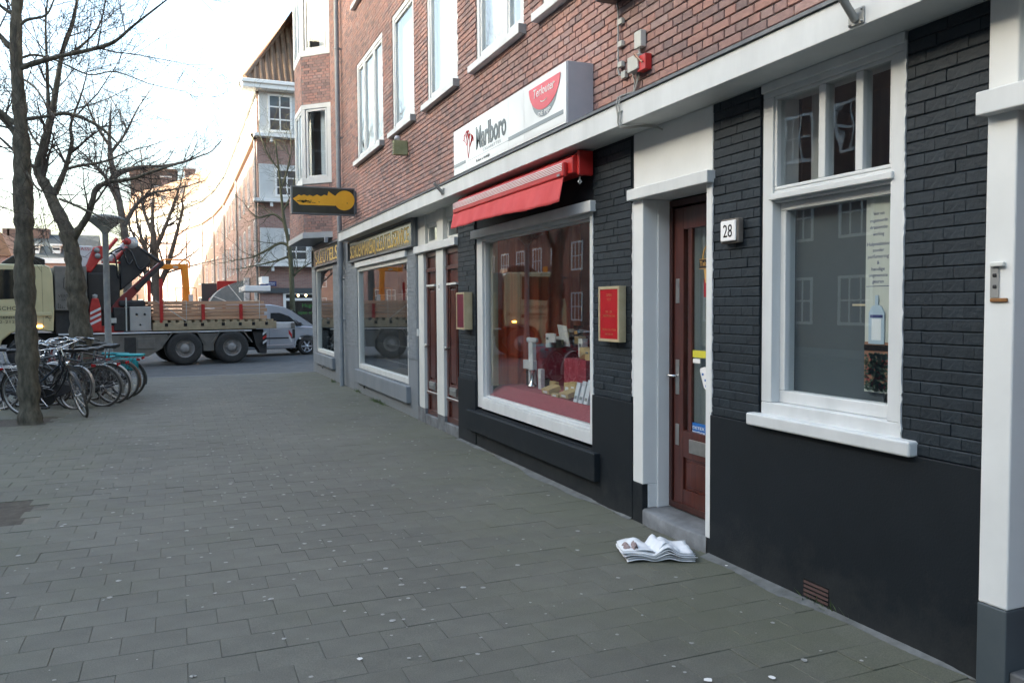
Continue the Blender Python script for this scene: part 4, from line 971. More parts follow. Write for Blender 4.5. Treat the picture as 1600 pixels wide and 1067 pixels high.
# things on the cubes
e, y = item('price_card', 'tilted white card standing on the middle cube', 'card', 884, IN+.75, .2, .02, .2, m_card, TOPZ+.44)
o = add_box(e, 'card', m_card, .22, .012, .24, .02); o.rotation_euler = (R(4), R(-12), 0)
e, y = item('pipe_box', 'black and white pipe box on the left of the middle cube', 'box', 869, IN+.66, .2, .1, .1, m_card, TOPZ+.44); add_box(e, 'box', m_black, .2, .1, .09); add_box(e, 'lid', m_card, .22, .02, .10, .06, -.06)
e, y = item('tobacco_tin', 'dark tobacco tins on the back cube', 'tin', 898, IN+1.0, .2, .1, .1, m_black, TOPZ+.46)
for i in range(3): add_box(e, 'tin', m_black if i % 2 else m_cigar, .11, .1, .1+.04*i, 0, 0, -.14+.14*i, .01)
e, y = item('cigar_tin', 'round brown tin on the right cube', 'tin', 916, IN+.7, .1, .1, .1, m_cigar, TOPZ+.35); MB().lathe([(0, .12), (.07, .12), (.07, 0), (0, 0)], n=16).build('tin', m_cigar, e, local=True)
for px, X, w_, h_, zz, mt, lab in ((860, IN+.62, .10, .16, TOPZ+.44, m_card, 'white carton at the left edge of the middle cube'), (876, IN+.80, .10, .12, TOPZ+.44, m_paleblue, 'pale blue carton behind the tilted card'), (904, IN+1.0, .12, .22, TOPZ+.46, m_black, 'tall black carton on the back cube'), (911, IN+.80, .09, .20, TOPZ+.35, m_card, 'tall white carton on the right cube'), (922, IN+.62, .10, .12, TOPZ+.35, m_cigar, 'tan carton at the right end of the window display'), (822, IN+.95, .14, .16, TOPZ+.42, m_card, 'white carton on the left cube behind the stand'), (810, IN+.95, .10, .22, TOPZ+.42, m_black, 'black carton on the left cube behind the bottles'), (852, IN+.5, .12, .10, TOPZ, m_black, 'low black carton in front of the middle cube')):
    e, y = item('display_carton', lab, 'carton', px, X, w_, .07, h_, mt, zz, group='cartons in the shop window'); add_box(e, 'carton', mt, w_, .07, h_); add_box(e, 'print', m_greyp if mt is not m_black else m_gold, w_*.6, .002, h_*.18, h_*.55, -.0365)
# cigar boxes in front
for i, (px, X, w, h, tilt, lab) in enumerate(((866, IN+.34, .13, .12, 0, 'tall tan cigar box standing behind an open one'), (862, IN+.25, .18, .05, 18, 'open tan cigar box lying in front, left of the three groups'), (876, IN+.25, .16, .03, 0, 'flat tan cigar box lying open in the middle'), (889, IN+.36, .14, .13, 0, 'tan cigar box standing left of a pair behind the white packs'), (898, IN+.36, .13, .15, 0, 'tan cigar box standing right of a pair behind the white packs'), (891, IN+.24, .18, .05, 15, 'open tan cigar box lying beside the three white packs'))):
    e, y = item('cigar_box', lab, 'cigar box', px, X, w, .08, h, m_cigar, group='cigar boxes in the window')
    o = add_box(e, 'box', m_cigar, w, .05 if h > .08 else .14, h); add_box(e, 'label', m_card, w*.5, .003, h*.5, h*.2, -(.026 if h > .08 else .071))
    if tilt: e.rotation_euler = (0, R(-tilt), 0); e.location.z += .03
for i, px in enumerate((900, 908, 916)):
    e, y = item('white_pack', 'slanted white pack with grey print, %s of the three at the right' % ('leftmost', 'middle', 'rightmost')[i], 'pack', px, IN+.17, .08, .04, .2, m_paleblue, group='white packs at the right of the window')
    add_box(e, 'pack', m_paleblue, .075, .03, .19+.02*i); add_box(e, 'print', m_greyp, .05, .002, .03, .03, -.0165); e.rotation_euler = (0, R(14), 0)
# poster inside the window of number 28
po = empty('poster', (WX+.15, 2.96, 1.2), label='narrow pale poster with blue text, a bottle and a red flowered plant', cat='poster')
m_poster = M('poster_pale', (.50, .52, .47), (.58, .60, .55), 2, .6, stretch=(1, 8, .2)); m_navy = M('navy_print', (.03, .04, .16), rough=.5); m_tan = M('poster_tan', (.30, .14, .08), rough=.6); m_plant = M('plant_green', (.02, .05, .03), (.06, .09, .05), 30, .8); m_pink = M('flower_red', (.35, .04, .04), rough=.7)
PX_ = -.118
PY_ = .095
def pbx(mat, name, a0, a1, z0, z1, d=0.0): mb = MB(); NW.box(mb, a0, a1, PX_-.003+d, PX_+d, z0, z1); return mb.build(name, mat, po)
pbx(m_poster, 'sheet', 2.86+PY_, 3.035+PY_, 1.19, 2.20)
pbx(m_tan, 'tabletop', 2.862+PY_, 3.033+PY_, 1.22, 1.45, .0036); pbx(m_black, 'tray_edge', 2.862+PY_, 3.033+PY_, 1.405, 1.435, .0072)
for i, t in enumerate(('Voor een', 'ongestoorde', 'draaiende', 'werking')): text(t, NW, 2.955+PY_, 2.10-.035*i, PX_+.0005, .018, m_navy, po, width=.11 if len(t) > 8 else .07, extrude=.0002)
for i, t in enumerate(('Hulpmiddelen', 'zonder', 'parfumering', '&', 'handige', 'ongewenste', 'geuren')): text(t, NW, 2.955+PY_, 1.945-.032*i, PX_+.0005, .018, m_navy, po, width=.012*len(t) if len(t) > 1 else None, extrude=.0002)
pbx(m_navy, 'print_line', 2.88+PY_, 3.03+PY_, 1.735, 1.738, .001)
mb = MB(); mb.prism([(2.905+PY_, 1.44), (2.905+PY_, 1.60), (2.925+PY_, 1.635), (2.945+PY_, 1.64), (2.945+PY_, 1.69), (2.965+PY_, 1.69), (2.965+PY_, 1.64), (2.985+PY_, 1.635), (3.005+PY_, 1.60), (3.005+PY_, 1.44)], WX-PX_-.008, WX-PX_-.0042, 'x')
o = mb.build('bottle_print', M('bottle_blue', (.42, .52, .62), rough=.5), po); pbx(m_navy, 'bottle_band', 2.915+PY_, 2.995+PY_, 1.575, 1.59, .0085); pbx(m_card, 'bottle_label', 2.925+PY_, 2.985+PY_, 1.46, 1.57, .0085)
mb = MB()
for _ in range(420):
    y, z = random.gauss(2.945+PY_, .038), random.uniform(1.20, 1.39); y = min(max(y, 2.87+PY_), 3.02+PY_); r = random.uniform(.006, .015)
    mb.prism([(y-r, z), (y, z-r*.6), (y+r, z), (y, z+r*.8)], WX-PX_-.0082, WX-PX_-.0072, 'x', 0 if random.random() < .9 else 1)
mb.build('plant_print', [m_plant, m_pink], po)
MB().box(WX+.142, WX+.146, 3.12, 3.24, 1.636, 1.646).build('cream_slat', M('cream_slat', (.62, .52, .36), rough=.5), label='thin cream slat across the blind in the window of number 28', cat='slat')
# newspaper on the pavement
npx = on_z(1024, 868); nw = empty('newspaper', (npx.x, npx.y, 0), R(-20), 'crumpled folded newspaper lying on the pavement below the door', 'newspaper')
m_news = M('newsprint', (.66, .67, .69), (.78, .79, .81), 14, .9, bump=.1, bscale=40); m_news2 = M('newsprint_grey', (.36, .36, .37), (.52, .52, .53), 25, .9, stretch=(1, 6, 1))
def sheet(z0, x0, x1, y0, y1, amp, ph, mat, name, curl=0.0, n=16, mm=10):
    vs = []; fs = []
    for i in range(n+1):
        for j in range(mm+1):
            u, v = i/n, j/mm; x = x0+(x1-x0)*u; y = y0+(y1-y0)*v+.012*math.sin(u*5+ph)
            ridge = .044*math.exp(-((u-.62)/.12)**2)+.022*math.exp(-((u-.2)/.2)**2)+.004*math.sin(u*13+v*5+ph)*math.sin(v*7+ph)-.012*math.exp(-((u-.42)/.07)**2)
            z = z0+amp*(ridge+.006*math.sin(9*u+4*v+ph)+.004*math.sin(17*v+ph*2))+curl*max(0, abs(v-.5)-.38)
            vs.append((x, y, max(z, .004)))
    for i in range(n):
        for j in range(mm): a = i*(mm+1)+j; fs.append((a, a+mm+1, a+mm+2, a+1))
    mb = MB(); mb.add(vs, fs, 0, True); o = mb.build(name, mat, nw, local=True); s = o.modifiers.new('t', 'SOLIDIFY'); s.thickness = .0035; s.offset = 1; return o
for k in range(7):
    sheet(.004+.0052*k, -.165+random.uniform(-.01, .01), .165+random.uniform(-.012, .012), -.10+random.uniform(-.012, .012), .10+random.uniform(-.012, .012), .35+.09*k, k*.35, m_news if k % 2 == 0 else m_news2, 'sheet', .03*(k % 3))
o = sheet(.040, -.12, .10, -.07, .09, 1.0, 2.3, m_news, 'folded_sheet', .06); o.rotation_euler = (0, 0, R(12))
o = sheet(.037, -.155, -.075, -.05, .03, .9, 2.0, M('news_photo', (.20, .13, .12), (.36, .30, .29), 30, .8), 'printed_photo')

nw.scale = (1.36, 1.3, 1.25)
# ================================================================== buildings beyond the crossing
m_tile = M('roof_tile', (.17, .10, .062), (.25, .15, .095), 1.2, .8, bump=.4, bscale=8)
m_tile_piece = M('pantile', (.17, .105, .065), (.24, .15, .09), 9, .6, rand=.25)
m_roof_slate = M('slate_roof', (.055, .065, .066), (.08, .09, .09), .8, .7)
m_far_glass = M('far_glass', (.035, .04, .045), (.10, .11, .115), .9, .08)
m_far_white = M('far_white', (.70, .69, .66), (.76, .75, .72), 1, .6)
m_panel = M('pale_panel', (.50, .50, .48), (.57, .57, .55), 2, .7)
def win_shape(w, h, nx, nz, fw=.07, gb=.035):
    """frame and pane meshes of one window, centred on its bottom edge, facing -Y"""
    fm = MB(); fm.box(-w/2, w/2, -.05, .05, 0, fw); fm.box(-w/2, w/2, -.05, .05, h-fw, h); fm.box(-w/2, -w/2+fw, -.05, .05, fw, h-fw); fm.box(w/2-fw, w/2, -.05, .05, fw, h-fw)
    for i in range(1, nx): x = -w/2+w*i/nx; fm.box(x-gb/2, x+gb/2, -.035, .04, fw, h-fw)
    for i in range(1, nz): z = h*i/nz; fm.box(-w/2+fw, w/2-fw, -.03, .035, z-gb/2, z+gb/2)
    a = fm.build('f', m_far_white); gm = MB(); gm.box(-w/2+fw, w/2-fw, -.005, .005, fw, h-fw); b = gm.build('g', m_far_glass)
    r = (a.data, b.data); bpy.data.objects.remove(a); bpy.data.objects.remove(b); return r
def put_window(parent, shape, face, a, z, d=-.012, name='window'):
    e = bpy.data.objects.new(name, shape[0]); COL.objects.link(e); e.parent = parent
    p = face.p(a, d, z)-loc_of(parent); e.location = p; e.rotation_euler = (0, 0, math.atan2(face.n.y, face.n.x)+math.pi/2)
    g = bpy.data.objects.new('pane', shape[1]); COL.objects.link(g); g.parent = e
    return e
C0 = on_y(403, 300, 37.5).x
line = [(C0, 37.5), (C0-.02, 50), (C0-.1, 62), (C0-.5, 70), (2.2, 77), (.9, 83), (-.9, 89.5), (-3.2, 96), (-5.8, 101.6)]
ter = empty('curved_terrace', (C0+6, 60, 0), label='long curved brick terrace with a white top storey beyond the crossing', cat='building')
EAVE, ATT = 11.35, 9.35
wall_m = MB(); att_m = MB(); gut = MB(); cor = MB(); roof = MB(); base = MB()
n = len(line); nrm = []
for i in range(n):
    a = Vector(line[max(i-1, 0)]); b = Vector(line[min(i+1, n-1)]); t = (b-a).normalized(); nrm.append(Vector((-t.y, t.x)))
def off(i, d, z): q = Vector(line[i])+nrm[i]*d; return (q.x, q.y, z)
for i in range(n-1):
    wall_m.quad(off(i, 0, 3.1), off(i+1, 0, 3.1), off(i+1, 0, ATT), off(i, 0, ATT)); base.quad(off(i, -.02, -.1), off(i+1, -.02, -.1), off(i+1, -.02, 3.1), off(i, -.02, 3.1))
    att_m.quad(off(i, -.04, ATT), off(i+1, -.04, ATT), off(i+1, -.04, EAVE), off(i, -.04, EAVE))
    for mbx, prof in ((gut, ((0, ATT-.22), (.16, ATT-.20), (.26, ATT-.05), (.26, ATT+.03), (0, ATT+.05))), (cor, ((-.04, EAVE-.12), (.62, EAVE-.10), (.70, EAVE+.0), (.74, EAVE+.26), (0, EAVE+.30)))):
        for k in range(len(prof)):
            (d0, z0), (d1, z1) = prof[k], prof[(k+1) % len(prof)]
            mbx.quad(off(i, d0, z0), off(i+1, d0, z0), off(i+1, d1, z1), off(i, d1, z1))
    roof.quad(off(i, .5, EAVE+.28), off(i+1, .5, EAVE+.28), off(i+1, -1.6, EAVE+3.6), off(i, -1.6, EAVE+3.6)); roof.quad(off(i, -1.6, EAVE+3.6), off(i+1, -1.6, EAVE+3.6), off(i+1, -8.5, EAVE+3.3), off(i, -8.5, EAVE+3.3))
    wall_m.quad(off(i+1, -8.3, -.1), off(i, -8.3, -.1), off(i, -8.3, EAVE+.2), off(i+1, -8.3, EAVE+.2))
m_shop = M('shop_base', (.20, .12, .10), (.30, .20, .16), 1.5, .7)
k = n-1; wall_m.quad(off(k, 0, -.1), off(k, -8.3, -.1), off(k, -8.3, EAVE+.2), off(k, 0, EAVE+.2)); wall_m.add([off(k, 0, EAVE+.2), off(k, -8.3, EAVE+.2), off(k, -8.3, EAVE+3.2), off(k, -1.6, EAVE+3.5)], [(0, 1, 2, 3)])
wall_m.build('wall', m_far_brick, ter); base.build('ground_floor', m_shop, ter); att_m.build('top_storey', m_far_white, ter); gut.build('gutter', M('gutter_buff', (.42, .33, .23), rough=.7), ter); cor.build('cornice', m_far_white, ter); roof.build('roof', m_tile, ter)
W1 = win_shape(.95, 1.95, 2, 4); W2 = win_shape(1.1, 1.15, 2, 2); W3 = win_shape(1.3, 2.1, 2, 1, .09)
for i in range(n-1):
    p, q = Vector(line[i]), Vector(line[i+1]); t = q-p; L_ = t.length; f = Face(p, t, (-t.y, t.x)); k = max(1, int(L_/2.9)); 
    for j in range(k):
        a = (j+.5)*L_/k
        for z in (3.75, 6.65): put_window(ter, W1, f, a, z)
        put_window(ter, W2, f, a, 9.75, 0)
        if j % 2 == 0: put_window(ter, W3, f, a, .5, 0, 'shop_window')
    mb = MB(); c = f.p(.2, .08, 0); mb.tube([(c.x, c.y, .0), (c.x, c.y, ATT-.2)], .05, 8); mb.build('downpipe', m_grey_metal, ter)
for i in (3, 6, 7): # chimneys on the ridge
    a = off(i, -2.4, 0); mb = MB(); mb.box(a[0]-.5, a[0]+.5, a[1]-.8, a[1]+.8, EAVE+2.2, EAVE+4.6); mb.build('chimney', m_far_brick, ter); mb = MB(); mb.box(a[0]-.6, a[0]+.6, a[1]-.9, a[1]+.9, EAVE+4.6, EAVE+4.75); mb.build('chimney_cap', m_far_white, ter)
for i, s in ((5, .4), (6, .3), (6, .8), (7, .5)):
    p, q = Vector(off(i, -1.0, 0)), Vector(off(i+1, -1.0, 0)); c = p.lerp(q, s); mb = MB(); mb.box(c.x-.8, c.x+.8, c.y-.7, c.y+.7, EAVE+.9, EAVE+2.0); mb.build('dormer', m_far_white, ter)
# the face towards us with white bays
CF = Face((C0, 37.5), (1, 0), (0, -1))
fy = MB(); CF.wall(fy, 0, 9.5, -.1, EAVE, -.01, [(1.02, 6.0, .15, 2.35)], .3); fy.build('end_wall', m_far_brick, ter)
def cz(py, Y=37.5): return on_y(430, py, Y).z
mb = MB(); CF.box(mb, -.62, 9.5, -.3, .62, EAVE-.1, EAVE+.26); CF.box(mb, -.66, 9.5, -.3, .7, EAVE+.1, EAVE+.27); mb.build('cornice', m_far_white, ter, bevel=.03)
hip = MB(); hip.add([(C0-.5, 37.0, EAVE+.28), (C0+9.5, 37.0, EAVE+.28), (C0+1.6, 39.1, EAVE+3.6), (C0+9.5, 39.1, EAVE+3.6), (C0+9.5, 45, EAVE+3.4), (C0+1.6, 45, EAVE+3.4)], [(0, 1, 3, 2), (2, 3, 4, 5)]); hip.build('hip_roof', m_tile, ter)
tm = MB(); tm.tube([(-.0, 0, 0), (0, .205, .32)], .085, 6); tt = tm.build('t', m_tile_piece); tdat = tt.data; bpy.data.objects.remove(tt)
for r_ in range(11):
    for c_ in range(20):
        x = C0-.3+c_*.26; yy = 36.99+r_*.19; zz = EAVE+.28+r_*.30
        if x-(C0-.5) < (yy-37.0)*.98+.1 or not in_frame((x, yy, zz), 5) or proj((x, yy, zz))[0] > 470: continue
        o = bpy.data.objects.new('pantile', tdat); COL.objects.link(o); o.parent = ter; o.location = Vector((x, yy, zz))-loc_of(ter)
mb = MB(); mb.tube([(C0-.5, 37.0, EAVE+.34), (C0+1.6, 39.1, EAVE+3.64)], .12, 8); mb.tube([(C0+1.6, 39.1, EAVE+3.64), (C0+9.5, 39.1, EAVE+3.64)], .12, 8); mb.build('ridge_tile', m_tile, ter)
mb = MB(); mb.box(C0+1.9, C0+2.7, 39.2, 40.0, EAVE+3.0, EAVE+4.3); mb.build('chimney', m_far_brick, ter)
for (z0, z1, a0, a1, wins, ledge) in ((cz(212), cz(143), .1, 5.2, (1.0, 2.45, 3.9), True), (cz(312), cz(258), .05, 5.2, (1.25, 2.7, 4.1), True), (cz(412), cz(357), .05, 5.0, (1.6, 3.0, 4.3), True)):
    bz = empty('white_bay', CF.p(2.5, 0, z0), parent=ter); bz.location = CF.p(2.5, 0, z0)-loc_of(ter)
    mb = MB(); CF.box(mb, a0, a1, -.2, .16, z0, z1); mb.build('bay_panel', m_panel, bz)
    hs = z1-z0-.3; Ws = win_shape(1.05, hs, 2, 3 if hs > 1.2 else 2, .09, .06)
    for x in wins: put_window(bz, Ws, CF, x, z0+.12, .16)
    mb = MB(); CF.box(mb, a0-.25, a1+.1, -.2, .42, z0-.14, z0); mb.build('ledge', m_far_white, bz)
    for x in (a0+.5, a0+2.3, a0+4): mb = MB(); CF.box(mb, x-.06, x+.06, .1, .34, z0-.34, z0-.141); mb.build('ledge_bracket', m_far_white, bz)
mb = MB(); CF.box(mb, -.1, 9.5, -.01, .12, cz(458), cz(450)); mb.build('dark_band', M('dark_band', (.06, .07, .075), rough=.6), ter)
sg = MB(); p, q = on_y(407, 439.5, 37.36), on_y(432, 447, 37.36); sg.box(p.x, q.x, 37.36, 37.39, q.z, p.z)
sgo = sg.build('street_name_sign', M('street_sign_blue', (.012, .02, .14), rough=.4)); tag(sgo, 'dark blue street name sign on the brick corner beyond the crossing', 'street sign')
text('DEURLOOSTRAAT', CF, (p.x+q.x)/2-C0, q.z+(p.z-q.z)*.42, .145, (p.z-q.z)*.36, m_print_white, sgo, width=(q.x-p.x)*.86)
text('Rivierenbuurt', CF, (p.x*.3+q.x*.7)-C0, q.z+(p.z-q.z)*.14, .145, (p.z-q.z)*.2, m_print_white, sgo, width=(q.x-p.x)*.42)
cs = empty('corner_shop_window', CF.p(3.5, 0, .1), parent=ter); cs.location = CF.p(3.5, 0, .1)-loc_of(ter)
mb = MB(); CF.frame(mb, 1.0, 6.0, .15, cz(456), .12, -.1, .06); CF.box(mb, 1.1, 5.9, -.1, .05, cz(470), cz(466)); 
for x in (2.6, 3.3): CF.box(mb, x, x+.1, -.1, .05, cz(466), cz(457))
mb.build('frame', m_far_white, cs)
mb = MB(); CF.box(mb, 1.1, 5.9, -.06, -.05, .27, cz(457)); mb.build('pane', m_glass, cs); mb = MB(); CF.box(mb, 1.0, 6.0, -1.6, -1.5, .1, 2.4); mb.build('dark_interior', m_dim, cs)
m_green = M('green_print', (.05, .20, .04), rough=.5)
text('Hugo', CF, on_y(482, 474, 37.4).x-C0, cz(480), -.04, .17, m_green, cs, extrude=.002); text('open en', CF, on_y(478, 487, 37.4).x-C0, cz(491), -.04, .15, m_green, cs, extrude=.002)
for px in (466, 478):
    p = on_y(px, 461.5, 37.9); MB().lathe([(0, .05), (.04, .03), (.05, 0), (.03, -.04), (0, -.05)], p, 'z', 10).build('lamp_bulb', M('lit_bulb', (1, .7, .4), emit=(1, .62, .3, 6)) if px == 466 else bpy.data.materials['lit_bulb'], cs)
# awnings and signs at street level of the terrace
TF = Face((C0, 0), (0, 1), (-1, 0))
aw2 = empty('shop_awning', (C0, 47, 2.0), label='folded grey fan awning on the terrace beyond the crossing', cat='awning')
m_awg = M('awning_grey', (.20, .215, .21), (.26, .275, .27), 3, .8); P0 = on_x(386, 436, C0-.1)
yb = P0.y; zb = P0.z
mb = MB()
fan = [(C0-.02, zb)]+[(C0-.02-2.0*math.sin(R(a)), zb-.0-1.75*(1-math.cos(R(a)))*.9-.1) for a in range(12, 92, 10)]
mb.prism([(C0-.02, zb-1.65)]+fan, yb, yb+3.5, 'y'); mb.build('canopy', m_awg, aw2)
for a in (30, 60): mb = MB(); mb.tube([(C0-.02, yb-.01, zb-1.65), (C0-.02-2.0*math.sin(R(a)), yb-.01, zb-1.75*(1-math.cos(R(a)))*.9-.1)], .03, 6); mb.build('rib', m_far_white, aw2)
MB().box(C0-.28, C0-.03, yb-.5, yb-.05, 0, zb+.05).build('white_pier', m_far_white, label='white pier between awnings at the terrace corner', cat='pier')
p = on_x(395, 452, C0-.6); e = empty('white_canopy', (C0, p.y, p.z), label='white box canopy with lights at the terrace corner', cat='canopy')
MB().box(C0-1.0, C0-.03, p.y-1.2, p.y+2.2, p.z-.1, p.z+.12).build('box', m_far_white, e, bevel=.02); MB().box(C0-.3, C0-.03, p.y-.6, p.y+.8, p.z+.22, p.z+.5).build('sign_box', m_far_white, e)
p = on_x(350, 448, C0-.8); MB().box(C0-1.2, C0-.05, p.y, p.y+.25, p.z-.45, p.z+.35).build('projecting_shop_sign', m_red_paint, label='red projecting shop sign far along the terrace', cat='sign')
p = on_x(345, 458, C0-1.0); MB().prism([(C0-1.6, p.z-.3), (C0-.05, p.z+.5), (C0-.05, p.z+.3), (C0-1.6, p.z-.5)], p.y, p.y+3.5, 'y').build('shop_awning', m_red_paint, label='red sloping awning far along the terrace', cat='awning')
p = on_x(328, 455, C0-1.5); MB().box(p.x-.5, p.x+.5, p.y, p.y+.3, 0, p.z+.5).build('advert_pillar', M('dark_slate', (.05, .06, .065), rough=.6), label='dark advertising panel at the sunlit bend of the street', cat='advert panel')
# pavement in front of the far terrace
mb = MB()
for i in range(n-1): a, b, c, d = off(i, .0, .08), off(i+1, .0, .08), off(i+1, 3.2, .08), off(i, 3.2, .08); mb.quad(a, b, c, d); mb.quad(d, c, (c[0], c[1], -.1), (d[0], d[1], -.1))
mb.box(C0-3.0, C0+12, 34.3, 37.5, -.1, .078)
mb.build('far_pavement', M('far_slabs', (.12, .12, .115), (.16, .16, .15), 2, .85), kind='structure')
# tower block behind the bend
Yt = 116; a, b, c = on_y(187, 300, Yt+9), on_y(204, 300, Yt), on_y(276, 300, Yt); zt = on_y(230, 266, Yt).z
tw = empty('tower_block', (b.x, Yt, 0), label='dark brown brick tower rising behind the curved terrace', cat='building')
mb = MB(); mb.prism([(b.x, Yt), (c.x, Yt), (c.x, Yt+12), (b.x-.3, Yt+12)], 0, zt, 'z'); mb.build('wall', brick_mat('tower_brick', (.13, .075, .055), (.17, .095, .07), (.14, .12, .10)), tw)
mb = MB(); mb.prism([(b.x-.2, Yt-.2), (c.x+.2, Yt-.2), (c.x+.2, Yt+12.2), (b.x-.5, Yt+12.2)], zt, zt+.3, 'z'); mb.build('coping', m_tile, tw)
Wt = win_shape(1.2, 1.5, 2, 2, .1, .06); tf = Face((b.x, Yt), (1, 0), (0, -1))
for px, py in ((249, 300), (222, 312)): put_window(tw, Wt, tf, on_y(px, py, Yt).x-b.x, on_y(px, py, Yt).z-.7)
# slate roofed house at the far left
Yh = 122; hl, hr = on_y(-60, 400, Yh).x, on_y(150, 400, Yh).x; ze, zr = on_y(60, 403, Yh).z, on_y(60, 366, Yh+5).z
hs_ = empty('slate_roofed_house', ((hl+hr)/2, Yh, 0), label='far brick house with a slate roof and white dormers behind the truck', cat='building')
mb = MB(); mb.box(hl, hr, Yh, Yh+10, 0, ze-.7); mb.build('wall', M('pink_brick', (.36, .20, .15), (.44, .27, .2), 1, .8), hs_)
mb = MB(); mb.box(hl-.2, hr+.2, Yh-.35, Yh+10.2, ze-.7, ze); mb.build('cornice', m_far_white, hs_)
mb = MB(); mb.prism([(Yh-.3, ze+.02), (Yh+5, zr), (Yh+10.3, ze+.02)], hl-.1, hr+.1, 'x'); mb.build('roof', m_roof_slate, hs_)
hf = Face((hl, Yh), (1, 0), (0, -1))
for px in (55, 88):
    p, q = on_y(px-6, 384, Yh+.5), on_y(px+6, 394, Yh+.5); d_ = empty('dormer', (p.x, Yh, q.z), parent=hs_); d_.location = Vector((p.x, Yh, q.z))-loc_of(hs_)
    MB().box(p.x, q.x, Yh+.5, Yh+3.5, q.z-.2, p.z).build('dormer_box', m_far_white, d_); MB().box(p.x-.25, q.x+.25, Yh+.2, Yh+3.7, p.z, p.z+.22).build('dormer_roof', m_far_white, d_)
    for s in (.3, .7): x = p.x+(q.x-p.x)*s; MB().box(x-.22, x+.22, Yh+.46, Yh+.49, q.z+.25, p.z-.3).build('pane', m_far_glass, d_)
for px, w_ in ((57, 3.2), (20, 1.0), (11, .8)):
    p = on_y(px, 358, Yh+5); MB().box(p.x-w_*.5, p.x+w_*.5, Yh+4, Yh+6, zr-1.5, p.z).build('chimney', m_far_brick2, hs_)
Wh = win_shape(1.1, 1.6, 2, 2, .1, .06)
for i in range(7): put_window(hs_, Wh, hf, 1.2+i*(hr-hl-2.4)/6, 4.6); put_window(hs_, Wh, hf, 1.2+i*(hr-hl-2.4)/6, 1.4)
# gabled house in front of it, at the frame edge
Yg = 100; gl_, gr_ = on_y(-70, 400, Yg).x, on_y(14, 400, Yg).x; zg = on_y(5, 400, Yg).z; zp = on_y(5, 364, Yg).z
gh = empty('gabled_house', ((gl_+gr_)/2, Yg, 0), label='sunlit gabled house cut by the left edge of the photo', cat='building')
mb = MB(); mb.box(gl_, gr_, Yg, Yg+9, 0, zg); mb.build('wall', m_far_brick, gh); mb = MB(); mb.prism([(gl_-.3, zg), (gr_+.3, zg), (gr_-.6, zp), (gl_+.6, zp)], Yg-.3, Yg+9.3, 'y'); mb.build('roof', m_tile, gh)
for i in range(3): put_window(gh, Wh, Face((gl_, Yg), (1, 0), (0, -1)), 1+i*2, 2.2)
# terrace facing the shops across the street: out of frame, mirrored in the shop windows, and it keeps the low sun off the street
ft = empty('facing_terrace', (-20, 20, 0), label='dark brick terrace across the street mirrored in the shop windows', cat='building')
fl = [(-14.5, -45), (-14.5, 0), (-14.5, 38), (-14.6, 62), (-15.6, 70), (-19, 78), (-26, 85), (-36, 90)]
wm = MB(); rm = MB(); cm_ = MB(); nn = []
for i in range(len(fl)): a = Vector(fl[max(i-1, 0)]); b = Vector(fl[min(i+1, len(fl)-1)]); t = (b-a).normalized(); nn.append(Vector((t.y, -t.x)))
def fo(i, d, z): q = Vector(fl[i])+nn[i]*d; return (q.x, q.y, z)
FE = 11.3
for i in range(len(fl)-1):
    wm.quad(fo(i+1, 0, -.1), fo(i, 0, -.1), fo(i, 0, FE), fo(i+1, 0, FE)); wm.quad(fo(i, -9, -.1), fo(i+1, -9, -.1), fo(i+1, -9, FE), fo(i, -9, FE))
    rm.quad(fo(i+1, .4, FE+.15), fo(i, .4, FE+.15), fo(i, -4.5, FE+3.3), fo(i+1, -4.5, FE+3.3)); rm.quad(fo(i, -9.3, FE), fo(i+1, -9.3, FE), fo(i+1, -4.5, FE+3.3), fo(i, -4.5, FE+3.3))
    cm_.quad(fo(i+1, .4, FE-.15), fo(i, .4, FE-.15), fo(i, .42, FE+.16), fo(i+1, .42, FE+.16)); cm_.quad(fo(i+1, 0, FE-.16), fo(i, 0, FE-.16), fo(i, .4, FE-.15), fo(i+1, .4, FE-.15))
wm.quad(fo(0, 0, -.1), fo(0, -9, -.1), fo(0, -9, FE), fo(0, 0, FE)); k = len(fl)-1; wm.quad(fo(k, -9, -.1), fo(k, 0, -.1), fo(k, 0, FE), fo(k, -9, FE))
wm.build('wall', m_far_brick2, ft); rm.build('roof', m_tile, ft); cm_.build('cornice', m_far_white, ft)
WF = win_shape(1.5, 1.7, 3, 2, .1, .06); WD = win_shape(1.0, 2.3, 1, 1, .12)
for i in range(len(fl)-1):
    p, q = Vector(fl[i]), Vector(fl[i+1]); t = q-p; f = Face(p, t, (t.y, -t.x)); k = int(t.length/2.7)
    for j in range(k):
        a = (j+.5)*t.length/k
        for z in (3.9, 6.8): put_window(ft, WF, f, a, z)
        put_window(ft, WF if j % 3 else WD, f, a, .9 if j % 3 else .1, name='window' if j % 3 else 'door')
        put_window(ft, WF, f, a, 9.3)
MB().box(-17.4, -14.52, -44, 42, -.1, .07).build('facing_pavement', bpy.data.materials['far_slabs'], kind='structure')
MB().box(-14.4, -11.4, -44, 42, -.1, .07).build('facing_sidewalk', bpy.data.materials['far_slabs'], kind='structure')
